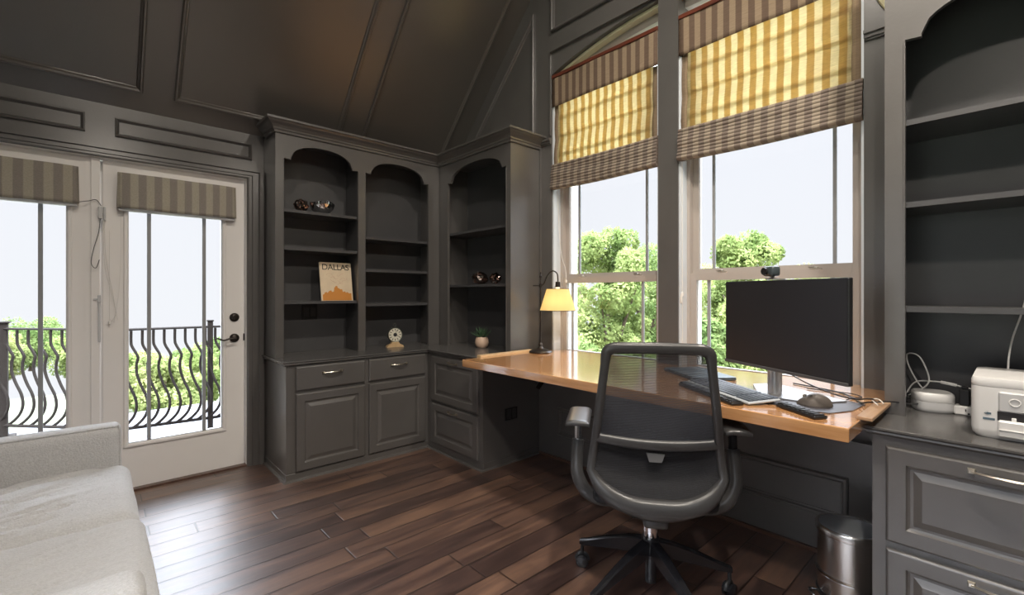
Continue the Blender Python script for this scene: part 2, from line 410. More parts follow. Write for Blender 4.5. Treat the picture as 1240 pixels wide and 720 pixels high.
# ------------------------------------------------------------------ room constants
YW, XW = 3.67, 2.53          # door wall / window wall
XL, YN = -.95, -.87          # wall behind sofa / near wall
EZ, S = 2.35, 1.05           # eave height, roof slope
YR = (YW + YN) / 2; RZ = EZ + S * (YW - YR)
SL = math.sqrt(1 + S * S)
SILL = .76
fD = lambda u, v, w: (u, YW - w, v)              # door wall: w into the room
fR = lambda u, v, w: (XW - w, u, v)              # window wall
def fC(u, v, w): return (u, YW - v / SL - w * S / SL, EZ + v * S / SL - w / SL)     # ceiling slope
ZC = .78

# floor
bm = B(); box(bm, (XL - .1, YN - .1, -.12), (XW + .1, YW + .1, 0)); struct('floor', bm, FLOOR)
# walls
bm = B()
DX0, DX1, DZ = -.765, .805, 2.035
prism(bm, [(XL - .2, -.1), (DX0, -.1), (DX0, EZ + .2), (XL - .2, EZ + .2)], 0, -.18, fD)
prism(bm, [(DX1, -.1), (XW, -.1), (XW, EZ + .2), (DX1, EZ + .2)], 0, -.18, fD)
prism(bm, [(DX0, DZ), (DX1, DZ), (DX1, EZ + .2), (DX0, EZ + .2)], 0, -.18, fD)
struct('wall_back', bm, PAINT)
W1 = (1.465, 2.341); W2 = (.459, 1.337)
YC = 1.40
arcz = lambda y: 3.0 - .15 * ((y - YC) / .94) ** 2
rz_ = lambda y: EZ + S * (YW - y) if y > YR else EZ + S * (y - YN)
bm = B()
TH = -.20
prism(bm, [(YN - .2, -.1), (YW + .18, -.1), (YW + .18, SILL), (YN - .2, SILL)], 0, TH, fR)
prism(bm, [(W1[1], SILL), (YW + .18, SILL), (YW + .18, EZ + .1), (YW, EZ + .1), (W1[1], rz_(W1[1]) + .1)], 0, TH, fR)
prism(bm, [(YN - .2, SILL), (W2[0], SILL), (W2[0], rz_(W2[0]) + .1), (YN, EZ + .1), (YN - .2, EZ + .1)], 0, TH, fR)
prism(bm, [(W2[1], SILL), (W1[0], SILL), (W1[0], arcz(W1[0])), (W2[1], arcz(W2[1]))], 0, TH, fR)
NA = 24
arcp = [(W2[0] + (W1[1] - W2[0]) * i / NA, arcz(W2[0] + (W1[1] - W2[0]) * i / NA)) for i in range(NA + 1)]
for (a, b_) in zip(arcp, arcp[1:]):
    prism(bm, [a, b_, (b_[0], max(rz_(b_[0]) + .1, 0)), (a[0], rz_(a[0]) + .1)], 0, TH, fR)
struct('wall_right', bm, PAINT)
bm = B(); fL = lambda u, v, w: (XL + w, u, v)
SW = (-.75, 1.15, .40, 2.15)      # unseen side window, added behind the camera to let more light in
for pl in ([(YN - .1, -.1), (YW + .18, -.1), (YW + .18, SW[2]), (YN - .1, SW[2])], [(SW[1], SW[2]), (YW + .18, SW[2]), (YW + .18, SW[3]), (SW[1], SW[3])], [(YN - .1, SW[2]), (SW[0], SW[2]), (SW[0], SW[3]), (YN - .1, SW[3])], [(YN - .1, SW[3]), (YW + .18, SW[3]), (YW + .18, EZ + .2), (YR, RZ + .2), (YN - .1, EZ + .2)]):
    prism(bm, pl, 0, -.12, fL)
struct('wall_left', bm, PAINT)
w3 = sempty('added_light_window', (XL - .06, .2, SW[2])); L = Vector(w3.location)
bm = B()
for a, b_, c, d in ((SW[0], SW[0] + .05, SW[2], SW[3]), (SW[1] - .05, SW[1], SW[2], SW[3]), (.17, .23, SW[2], SW[3]), (SW[0], SW[1], SW[2], SW[2] + .05), (SW[0], SW[1], SW[3] - .05, SW[3])):
    box(bm, Vector((XL - .08, a, c)) - L, Vector((XL - .04, b_, d)) - L)
struct('window_frame', bm, SASH, w3)
bm = B(); box(bm, Vector((XL - .062, SW[0] + .02, SW[2] + .02)) - L, Vector((XL - .058, SW[1] - .02, SW[3] - .02)) - L); obj('pane', bm, GLASS, w3)
bm = B(); box(bm, (XL - .1, YN - .12, -.1), (XW + .1, YN, EZ + .2)); struct('wall_front', bm, PAINT)
# ceiling: two slopes, far one panelled with applied mouldings
def fC2(u, v, w): return (u, YN + v / SL + w * S / SL, EZ + v * S / SL - w / SL)
VR = (YW - YR) * SL
bm = B()
prism(bm, [(XL - .1, -.3), (XW + .02, -.3), (XW + .02, VR + .12), (XL - .1, VR + .12)], 0, -.12, fC)
prism(bm, [(XL - .1, -.3), (XW + .02, -.3), (XW + .02, VR + .12), (XL - .1, VR + .12)], 0, -.12, fC2)
ce = struct('ceiling', bm, CEILP)
MOLD = [(0, 0), (0, .016), (.006, .022), (.014, .022), (.020, .012), (.028, .009), (.032, 0)]
for i, (u0, u1) in enumerate(((-.86, .222), (.375, 1.42), (1.592, 2.362))):
    bm = B(); polyring(bm, [(u0, .125), (u1, .125), (u1, VR - .14), (u0, VR - .14)], MOLD, fC)
    struct('trim_%d' % (i + 1), bm, CEILP)
# frieze panels over the doors
for i, (u0, u1) in enumerate(((-.86, -.036), (.096, .832))):
    bm = B(); polyring(bm, [(u0, 2.168), (u1, 2.168), (u1, 2.278), (u0, 2.278)], [(0, 0), (0, .014), (.008, .017), (.016, .006), (.02, 0)], fD)
    struct('trim_%d' % (i + 4), bm, PAINT)
# door casing: stepped legs and head
bm = B()
CAS = [(0, 0), (0, .010), (.012, .016), (.030, .016), (.036, .022), (.070, .022), (.078, .034), (.1, .034), (.1, 0)]
def casing(path_left, off):
    pass
pts = [(DX1 - .004, -.0), (DX1 - .004, DZ - .004), (DX0, DZ - .004), (DX0, 0)]
P = [Vector(p) for p in pts]; cols = []
for i in range(4):
    if i in (0, 3): m = Vector((1, 0)) if i == 0 else Vector((-1, 0)); k = 1
    else: m = Vector((1, 1)) if i == 1 else Vector((-1, 1)); k = 1
    cols.append([bm.verts.new(fD(P[i].x + m.x * o, P[i].y + m.y * o * .62, h)) for o, h in CAS])
for A, Q in zip(cols, cols[1:]):
    for k in range(len(CAS)): bm.faces.new([A[k], A[(k + 1) % len(CAS)], Q[(k + 1) % len(CAS)], Q[k]])
bm.faces.new(cols[0]); bm.faces.new(cols[-1])
struct('trim_6', bm, PAINT)
# gable wall mouldings: sloped triangle panel, bands above the arch
bm = B(); polyring(bm, [(2.515, 2.46), (3.38, 2.46), (3.38, 2.475), (2.515, 3.38)], MOLD, fR); struct('trim_7', bm, PAINT)
bm = B(); polyring(bm, [(.46, 3.16), (2.34, 3.16), (2.34, 3.58), (1.98, 3.98), (.82, 3.98), (.46, 3.58)], MOLD, fR); struct('trim_8', bm, PAINT)
bm = B(); prism(bm, [(.46, 3.012), (2.345, 3.012), (2.345, 3.036), (.46, 3.036)], 0, .02, fR); prism(bm, [(.46, 3.036), (2.345, 3.036), (2.345, 3.044), (.46, 3.044)], 0, .012, fR)
prism(bm, [(2.345, 2.40), (2.357, 2.40), (2.357, 3.044), (2.345, 3.044)], 0, .012, fR)
struct('trim_9', bm, PAINT)
# pier capitals and thin pier edge
def capital(y0, y1, n):
    bm = B()
    for z0, z1, w in ((2.335, 2.343, .010), (2.343, 2.36, .018), (2.36, 2.372, .028), (2.372, 2.378, .022)):
        prism(bm, [(y0, z0), (y1, z0), (y1, z1), (y0, z1)], 0, w, fR)
    struct('trim_%d' % n, bm, PAINT)
capital(2.343, 2.459, 10); capital(.337, .457, 11)
bm = B(); prism(bm, [(2.446, .80), (2.459, .80), (2.459, 2.335), (2.446, 2.335)], 0, .012, fR); struct('trim_12', bm, PAINT)
bm = B(); tube(bm, [fR(y, z, .012) for y, z in ((.338, 2.40), (.375, 2.45), (.40, 2.50), (.425, 2.58), (.44, 2.66))], .014, 8); struct('trim_13', bm, CREAM)
# cream liner of the arch
for n_, (ya, yb) in ((14, W2), (15, W1)):
    bm = B(); K = 16
    for i in range(K):
        a = ya + (yb - ya) * i / K; b_ = ya + (yb - ya) * (i + 1) / K
        prism(bm, [(a, arcz(a) - .022), (b_, arcz(b_) - .022), (b_, arcz(b_) - .001), (a, arcz(a) - .001)], -.035, -.11, fR)
    struct('trim_%d' % n_, bm, CREAM)

# ------------------------------------------------------------------ windows
def make_window(name, y0, y1, mu, ml):
    r = sempty(name, (XW + .1, (y0 + y1) / 2, SILL)); L = Vector(r.location)
    f = lambda u, v, w: Vector((XW - w, u, v)) - L
    # jamb liner
    bm = B()
    for a, b_ in ((y0, y0 + .012), (y1 - .012, y1)):
        prism(bm, [(a, SILL), (b_, SILL), (b_, 2.85), (a, 2.85)], -.012, -.20, f)
    struct('window_jamb', bm, JAMB, r)
    bm = B()
    for a, b_ in ((y0 + .012, y0 + .030), (y1 - .030, y1 - .012)):
        prism(bm, [(a, SILL), (b_, SILL), (b_, 2.85), (a, 2.85)], -.085, -.17, f)
    prism(bm, [(y0 + .012, SILL), (y1 - .012, SILL), (y1 - .012, SILL + .014), (y0 + .012, SILL + .014)], -.03, -.17, f)
    K = 16
    for i in range(K):
        a = y0 + (y1 - y0) * i / K; b_ = y0 + (y1 - y0) * (i + 1) / K
        prism(bm, [(a, arcz(a) - .075), (b_, arcz(b_) - .075), (b_, arcz(b_) - .023), (a, arcz(a) - .023)], -.085, -.17, f)
    struct('window_frame', bm, SASH, r)
    a, b_ = y0 + .030, y1 - .030
    def sash(nm, z0, z1, d0, d1, bot, top, mus, arch=False, sw=.036):
        bm = B()
        prism(bm, [(a, z0), (a + sw, z0), (a + sw, z1), (a, z1)], d0, d1, f)
        prism(bm, [(b_ - sw, z0), (b_, z0), (b_, z1), (b_ - sw, z1)], d0, d1, f)
        prism(bm, [(a + sw, z0), (b_ - sw, z0), (b_ - sw, z0 + bot), (a + sw, z0 + bot)], d0 + .002, d1, f)
        if top: prism(bm, [(a + sw, z1 - top), (b_ - sw, z1 - top), (b_ - sw, z1), (a + sw, z1)], d0 + .002, d1, f)
        s = struct(nm, bm, SASH, r)
        bm = B(); zt = z1 if arch else z1 - top
        dm = (d0 + d1) / 2
        box(bm, f(a + sw, z0 + bot, dm - .002), f(b_ - sw, zt, dm + .002)); pn = obj('pane', bm, GLASS, s)
        for m in mus:
            bm = B(); box(bm, f(m - .008, z0 + bot, dm - .006), f(m + .008, zt, dm + .006)); obj('muntin', bm, MUNT, s)
        return s
    sash('lower_sash', SILL + .014, 1.338, -.092, -.122, .028, .042, ml)
    s = sash('upper_sash', 1.325, 2.85, -.126, -.156, .040, 0, mu, True)
    bm = B()
    for q in (.22, .78):
        yy = a + (b_ - a) * q
        box(bm, f(yy - .022, 1.338, -.095), f(yy + .022, 1.344, -.120), .002); lathe(bm, [(0, 0), (.010, 0), (.009, .008), (0, .010)], f(yy, 1.343, -.108), 12)
        box(bm, f(yy - .004, 1.347, -.106), f(yy + .034, 1.353, -.112), .001)
    obj('sash_lock', bm, NICKEL, r)
    return r
make_window('window_1', W1[0], W1[1], (2.187, 1.625), (2.226, 1.635))
make_window('window_2', W2[0], W2[1], (1.188, .598), (1.202, .60))
# brick reveal outside the windows
bm = B()
for a, b_ in ((W1[1], W1[1] + .25), (W2[1], W1[0]), (W2[0] - .25, W2[0])):
    prism(bm, [(a, SILL - .1), (b_, SILL - .1), (b_, 3.0), (a, 3.0)], TH - .002, TH - .10, fR)
struct('trim_16', bm, BRICK)

# ------------------------------------------------------------------ roman shades
def roman(y0, y1, label):
    r = thing('roman_shade', label, 'window shade', (XW + .03, (y0 + y1) / 2, 1.98), group='striped roman shades on the tall windows'); L = Vector(r.location)
    ZT, ZV, ZF, ZB = 2.842, 2.605, 2.165, 1.985
    xf = XW + .018                      # face plane
    P3 = lambda x, y, z: Vector((x, y, z)) - L
    bm = B(); box(bm, P3(xf - .022, y0 + .002, ZT - .026), P3(xf + .035, y1 - .002, ZT), .003); obj('headrail', bm, MAHOG, r)
    def sheet(name, mat, za, zb, xfun, ya, yb, nz=40, ny=24, th=.0015, edge=None):
        bm = B(); G = []
        for i in range(nz + 1):
            z = za + (zb - za) * i / nz; row = []
            for j in range(ny + 1):
                t = j / ny; e = edge(z) if edge else 0
                y = (ya - e) + ((yb + e) - (ya - e)) * t
                row.append(bm.verts.new(P3(xfun(z, t), y, z)))
            G.append(row)
        for i in range(nz):
            for j in range(ny): bm.faces.new([G[i][j], G[i][j + 1], G[i + 1][j + 1], G[i + 1][j]])
        o = obj(name, bm, mat, r, smooth=True)
        md = o.modifiers.new('solid', 'SOLIDIFY'); md.thickness = th; md.offset = 1
        return o
    # translucent body hanging between batten seams with loose swells
    def xb(z, t):
        s = (z - ZF) / (ZT - ZF); ph = (s * 3.4) % 1.0
        return xf + .010 - .010 * math.sin(PI * ph) ** .8 * (1 - s * .6) - .012 * max(0, 1 - s * 4) + .002 * math.sin(9 * t + 4 * s)
    hw = .048
    sheet('shade_cloth', ROMAN, ZT - .03, ZF - .01, xb, y0 + hw, y1 - hw)
    for a, b_ in ((y0 + .006, y0 + hw), (y1 - hw, y1 - .006)):
        sheet('side_hem', HEM, ZV + .01, ZF - .01, xb, a, b_, ny=2)
    sheet('valance', VAL, ZT - .01, ZV, lambda z, t: xf - .014 - .003 * math.sin(11 * t + z * 3), y0 + .003, y1 - .003, nz=8)
    for k in range(3):
        z0 = ZF + .075 + k * .135; a_, b_ = y0 + hw, y1 - hw
        sheet('batten_pocket', POCKET, z0 + .026, z0, lambda z, t: xf + .017, a_, b_, nz=2, ny=4)
    # stacked pleats
    n = 9; h = (ZF - ZB) / n
    for k in range(n):
        zt = ZF + .012 - k * h; bm = B(); K = 24
        prof = []
        for q in range(9):
            a = q / 8; prof.append((-.016 - .011 * math.sin(PI * (.15 + .8 * a)) - .0018 * k, -a * (h * 1.25)))
        for q in range(8, -1, -1):
            a = q / 8; prof.append((.004 - .002 * k * 0, -a * (h * 1.25)))
        cols = []
        for j in range(K + 1):
            t = j / K; y = y0 - .004 + (y1 - y0 + .008) * t if k < 2 else y0 + .004 + (y1 - y0 - .008) * t
            wob = .003 * math.sin(7 * t + k * 1.3) ; sag = -.006 * math.sin(PI * t)
            y = max(y0 + .003, min(y1 - .003, y))
            cols.append([bm.verts.new(P3(xf + px + wob, y, zt + pz + sag)) for px, pz in prof])
        for A, Q in zip(cols, cols[1:]):
            for i in range(len(prof)): bm.faces.new([A[i], A[(i + 1) % len(prof)], Q[(i + 1) % len(prof)], Q[i]])
        bm.faces.new(cols[0]); bm.faces.new(cols[-1][::-1])
        obj('pleat', bm, FOLDM, r, smooth=True)
    return r
roman(W1[0], W1[1], 'striped yellow roman shade on the far window, above the small table lamp')
roman(W2[0], W2[1], 'striped yellow roman shade on the near window, above the computer monitor')
# pull cords beside the tall windows
bm = B(); tube(bm, catmull([(XW + .045, 2.325, 1.99), (XW + .02, 2.27, 1.55), (XW + .005, 2.21, 1.40), (XW - .01, 2.19, 1.32)], 6), .0022, 6)
lathe(bm, [(0, 0), (.006, .004), (.007, .016), (.003, .026), (0, .027)], (XW - .01, 2.19, 1.296), 10)
tag(obj('shade_cord', bm, BLUEB, smooth=True), 'thin pull cord hanging from the far roman shade to behind the lamp', 'cord')
bm = B(); tube(bm, [(XW + .022, 1.322, 1.99), (XW + .022, 1.322, .79)], .0022, 6); tube(bm, [(XW + .016, 1.326, 1.99), (XW + .014, 1.327, 1.21)], .002, 6)
lathe(bm, [(0, 0), (.007, .004), (.009, .03), (.004, .06), (0, .062)], (XW + .016, 1.325, 1.16), 10); lathe(bm, [(0, 0), (.006, .004), (.007, .02), (0, .034)], (XW + .02, 1.321, 1.20), 10)
tag(obj('shade_cord', bm, BLUEB, smooth=True), 'thin pale pull cord with tassels hanging along the post between the windows', 'cord')

# ------------------------------------------------------------------ french doors
YD = 3.71
def make_door(name, x0, x1, gx0, gx1, muns, hinge_right=False):
    r = sempty(name, ((x0 + x1) / 2, YD, .02)); L = Vector(r.location)
    f = lambda u, v, w: Vector((u, YD - w, v)) - L
    zb, zt, g0, g1 = .012, 2.026, .29, 1.86
    bm = B()
    for a, b_, c, d in ((x0, gx0, zb, zt), (gx1, x1, zb, zt), (gx0, gx1, zb, g0), (gx0, gx1, g1, zt)):
        prism(bm, [(a, c), (b_, c), (b_, d), (a, d)], 0, -.044, f)
    obj('door_slab', bm, DOORP, r)
    bm = B(); polyring(bm, [(gx0 - .026, g0 - .026), (gx1 + .026, g0 - .026), (gx1 + .026, g1 + .026), (gx0 - .026, g1 + .026)], [(0, 0), (0, .006), (.005, .012), (.016, .012), (.026, .003), (.026, -.02)], f)
    obj('glazing_frame', bm, DOORP, r)
    bm = B(); box(bm, f(gx0, g0, -.020), f(gx1, g1, -.024)); obj('pane', bm, GLASS, r)
    for m in muns:
        bm = B(); box(bm, f(m - .010, g0, -.012), f(m + .010, g1, -.03)); obj('muntin', bm, MUNT, r)
    return r, f
d1, f1 = make_door('door_1', .042, .795, .162, .658, (.262, .557))
d2, f2 = make_door('door_2', -.755, .030, -.60, -.118, (-.222, -.48))
# astragal on the inactive leaf
bm = B(); box(bm, f2(-.036, .012, .0), f2(-.012, 2.026, .006)); box(bm, f2(-.012, .012, .0), f2(.030, 2.026, .017), .002); box(bm, f2(.028, .012, -.052), f2(.060, 2.026, -.046)); obj('astragal', bm, DOORP, d2)
# lever handle + deadbolt on door_1
def rosette(z, rr):
    M = Matrix.Rotation(PI / 2, 4, 'X'); bm = B(); lathe(bm, [(0, .018), (rr * .55, .017), (rr * .8, .011), (rr, .006), (rr, 0), (0, 0)], f1(.733, z, 0), 28, M); return bm
bm = rosette(1.052, .030); box(bm, f1(.729, 1.036, .016), f1(.737, 1.068, .028), .002); obj('deadbolt', bm, BRONZE, d1, smooth=True)
bm = rosette(.907, .030)
tube(bm, [f1(.733, .907, .01), f1(.733, .907, .05)], .009, 10)
tube(bm, catmull([f1(.738, .907, .048), f1(.70, .907, .05), f1(.665, .898, .05), f1(.64, .905, .05), f1(.622, .914, .048), f1(.615, .905, .046)], 6), [.0065] * 20 + [.005] * 11, 8)
obj('door_handle', bm, BRONZE, d1, smooth=True)
bm = B(); box(bm, f1(.788, .885, -.005), f1(.797, .935, .004), .001); obj('latch', bm, BRONZE, d1)
# threshold
bm = B(); box(bm, (DX0, YW - .005, 0), (DX1, YW + .16, .012)); struct('trim_17', bm, SHOEW)
bm = B(); box(bm, (DX0, YW, 0), (DX0 + .012, YW + .15, DZ)); box(bm, (DX1 - .006, YW, 0), (DX1, YW + .15, DZ)); box(bm, (DX0, YW, DZ - .006), (DX1, YW + .15, DZ)); struct('trim_18', bm, DOORP)
# baseboards
for nm, a, b_ in (('baseboard_left', (XL, YN, 0), (XL + .015, YW, .12)), ('baseboard_front', (XL, YN, 0), (XW, YN + .015, .12))):
    bm = B(); box(bm, a, b_, .003); struct(nm, bm, PAINT)

def door_blind(x0, x1, label):
    r = thing('door_blind', label, 'blind', ((x0 + x1) / 2, YD - .02, 1.74), group='folded striped blinds on the glass doors'); L = Vector(r.location)
    bm = B(); n, m = 24, 10; G = []
    z0, z1 = 1.742, 1.955
    for i in range(m + 1):
        s = i / m; row = []
        for j in range(n + 1):
            t = j / n; z = z1 + (z0 - z1) * s
            yy = YD - .050 - .006 * math.sin(PI * s) + .003 * math.sin(13 * t + 3 * s) - (.012 * math.exp(-((t - .75 + s * .5) / .06) ** 2) * s) + .010 * (abs(t - .5) * 2) ** 10
            row.append(bm.verts.new(Vector((x0 + (x1 - x0) * t + (-.004 if t < .5 else .004) * s * (abs(t - .5) * 2) ** 4, yy, z - .006 * math.sin(PI * t) * s)) - L))
        G.append(row)
    for i in range(m):
        for j in range(n): bm.faces.new([G[i][j], G[i][j + 1], G[i + 1][j + 1], G[i + 1][j]])
    o = obj('front_cloth', bm, DOORCL, r, smooth=True); md = o.modifiers.new('s', 'SOLIDIFY'); md.thickness = .003; md.offset = 1
    bm = B(); box(bm, Vector((x0 + .004, YD - .042, 1.93)) - L, Vector((x1 - .004, YD - .002, 1.953)) - L, .003); obj('headrail', bm, WHITEP, r)
    for a in (x0, x1 - .003):
        bm = B(); box(bm, Vector((a, YD - .048, 1.745)) - L, Vector((a + .003, YD - .004, 1.953)) - L); obj('side_return', bm, DOORCL, r)
    for k in range(4):
        bm = B(); box(bm, Vector((x0 + .004, YD - .044 + k * .006, 1.724 + k * .004)) - L, Vector((x1 - .004, YD - .010, 1.730 + k * .006)) - L, .002); obj('slat', bm, GREYP, r)
    return r
door_blind(.108, .733, 'small striped cloth blind folded at the top of the right-hand glass door')
door_blind(-.62, -.065, 'small striped cloth blind folded at the top of the left-hand glass door')
# alarm sensor + cords between doors
bm = B(); box(bm, (.020, YD - .045, 1.665), (.040, YD - .017, 1.735), .003); box(bm, (.044, YD - .018, 1.66), (.056, YD - .001, 1.74), .003)
tag(obj('door_sensor', bm, GREYP), 'small grey door sensor at the gap between the two glass doors', 'sensor')
bm = B(); tube(bm, catmull([(-.065, YD - .030, 1.752), (-.02, YD - .03, 1.765), (.012, YD - .03, 1.775), (.034, YD - .03, 1.742)], 6), .002, 6)
tube(bm, catmull([(.030, YD - .03, 1.665), (.022, YD - .035, 1.58), (.0, YD - .04, 1.48), (-.01, YD - .04, 1.40), (.01, YD - .04, 1.37), (.026, YD - .03, 1.42)], 6), .0018, 6)
tag(obj('sensor_wire', bm, BLACKC, smooth=True), 'thin dark wire looping below the sensor on the door gap', 'wire')
bm = B()
for pts in ([(.045, YD - .012, 1.66), (.05, YD - .02, 1.4), (.075, YD - .02, 1.25), (.10, YD - .02, 1.12), (.088, YD - .02, 1.06), (.07, YD - .02, 1.05)],
            [(.05, YD - .012, 1.66), (.055, YD - .02, 1.45), (.09, YD - .02, 1.2), (.11, YD - .02, 1.06)],
            [(.125, YD - .02, 1.73), (.122, YD - .022, 1.4), (.112, YD - .022, 1.2), (.092, YD - .02, 1.04)], [(.072, YD - .02, 1.6), (.072, YD - .02, 1.05)]):
    tube(bm, catmull(pts, 6), .0012, 5)
lathe(bm, [(0, 0), (.007, .003), (.007, .018), (.003, .024), (0, .025)], (.072, YD - .02, 1.03), 10)
tag(obj('blind_cord', bm, BLUEB, smooth=True), 'tangled thin cords hanging beside the right-hand door glass', 'cord')
bm = B(); box(bm, (.020, YD - .03, .93), (.032, YD - .017, 1.205), .002); box(bm, (.018, YD - .035, 1.165), (.034, YD - .017, 1.21), .002); box(bm, (.0, YD - .024, 1.18), (.019, YD - .017, 1.19))
tag(obj('door_bolt', bm, GREYP), 'slim grey bolt on the meeting edge of the left-hand glass door', 'bolt')

# ------------------------------------------------------------------ built-in cabinetry
fA = lambda u, v, w: Vector((u, 3.165 - w, v))     # left base face
def handle(parent, c, d, out, half=.062, name='handle', mat=None):
    """bow pull: c centre, d along vector, out outward vector"""
    c, d, out = Vector(c), Vector(d), Vector(out); bm = B()
    pts = [c + d * (half * t) + out * (.010 + .016 * (1 - t * t)) for t in [i / 8 - 1 for i in range(17)]]
    tube(bm, pts, [.0045 + .0025 * (1 - abs(i / 8 - 1)) for i in range(17)], 8, flat=.6)
    up = d.cross(out)
    for s in (-1, 1):
        e = c + d * (half * s)
        vs = []
        for a, b_, h in ((-.009, -.008, 0), (.009, -.008, 0), (.009, .008, 0), (-.009, .008, 0), (-.006, -.005, .012), (.006, -.005, .012), (.006, .005, .012), (-.006, .005, .012)):
            vs.append(bm.verts.new(e + d * a + up * b_ + out * h))
        for q in ((0, 3, 2, 1), (4, 5, 6, 7), (0, 1, 5, 4), (1, 2, 6, 5), (2, 3, 7, 6), (3, 0, 4, 7)): bm.faces.new([vs[i] for i in q])
    return obj(name, bm, mat or NICKEL, parent, smooth=True)
SLAB = [(0, 0), (0, .012), (.004, .017), (.009, .019), (.014, .019)]
RAISED = [(0, 0), (0, .012), (.004, .018), (.008, .020), (.052, .020), (.056, .012), (.062, .009), (.070, .009), (.090, .017), (.092, .018)]
cab = thing('base_cabinet', 'dark grey base cabinet with two drawers over two raised-panel doors, beside the glass doors', 'cabinet', (1.45, 3.42, 0)); L = Vector(cab.location)
bm = B(); box(bm, Vector((.915, 3.165, .05)) - L, Vector((1.975, 3.665, .752)) - L); obj('body', bm, PAINT, cab)
bm = B(); box(bm, Vector((.912, 3.158, 0)) - L, Vector((1.975, 3.660, .050)) - L, .002); obj('plinth', bm, PAINT, cab)
bm = B(); sweep_plan(bm, [(1.975 - L.x, 3.158 - L.y), (.912 - L.x, 3.158 - L.y), (.912 - L.x, 3.63 - L.y)][::-1], [(0, 0), (-.014, 0), (-.010, .010), (0, .014)][::1]); obj('shoe_moulding', bm, PAINT, cab)
gA = lambda u, v, w: fA(u, v, w) - L
for (u0, u1) in ((.972, 1.443), (1.473, 1.940)):
    bm = B(); rectloops(bm, u0, u1, .585, .742, SLAB, gA); dr = obj('drawer', bm, PAINT, cab)
    handle(dr, gA((u0 + u1) / 2, .688, .019), (1, 0, 0), (0, -1, 0))
    bm = B(); rectloops(bm, u0, u1, .058, .566, RAISED, gA); obj('cabinet_door', bm, PAINT, cab)

cab2 = thing('drawer_cabinet', 'dark grey two-drawer base cabinet in the corner, under the far end of the desk', 'cabinet', (2.25, 2.9, 0)); L2 = Vector(cab2.location)
bm = B(); box(bm, Vector((1.975, 2.468, .05)) - L2, Vector((2.525, 3.662, .752)) - L2); obj('body', bm, PAINT, cab2)
bm = B(); box(bm, Vector((1.976, 2.462, 0)) - L2, Vector((2.522, 3.660, .05)) - L2, .002); obj('plinth', bm, PAINT, cab2)
bm = B(); sweep_plan(bm, [(1.968 - L2.x, 3.15 - L2.y), (1.968 - L2.x, 2.462 - L2.y), (2.525 - L2.x, 2.462 - L2.y)], [(0, 0), (-.012, 0), (-.008, .010), (0, .013)]); obj('shoe_moulding', bm, PAINT, cab2)
gB = lambda u, v, w: Vector((1.975 - w, u, v)) - L2
for (v0, v1) in ((.388, .735), (.062, .368)):
    bm = B(); rectloops(bm, 2.505, 3.09, v0, v1, RAISED, gB); dr = obj('drawer', bm, PAINT, cab2)
    handle(dr, gB(2.80, v1 - .032, .020), (0, 1, 0), (-1, 0, 0), .052)

# countertop, L shaped, with a moulded edge
EDGE = [(0, .752), (.012, .752), (.020, .760), (.018, .766), (.026, .772), (.026, .778), (.022, ZC), (0, ZC)]
ct = thing('countertop', 'dark grey painted L-shaped countertop running into the corner under the bookcases', 'countertop', (1.7, 3.3, .752)); L3 = Vector(ct.location)
bm = B()
sweep_plan(bm, [(p[0] - L3.x, p[1] - L3.y) for p in ((.915, 3.66), (.915, 3.165), (1.975, 3.165), (1.975, 2.468), (2.52, 2.468))][::-1], [(o, z - L3.z) for o, z in EDGE])
obj('moulded_edge', bm, TOPP, ct)
bm = B(); poly = [(.916, 3.165), (1.975, 3.165), (1.975, 2.469), (2.525, 2.469), (2.525, 3.665), (.916, 3.665)]
prism(bm, poly, .753, ZC - .0005, lambda u, v, w: Vector((u, v, w)) - L3); obj('top', bm, TOPP, ct)

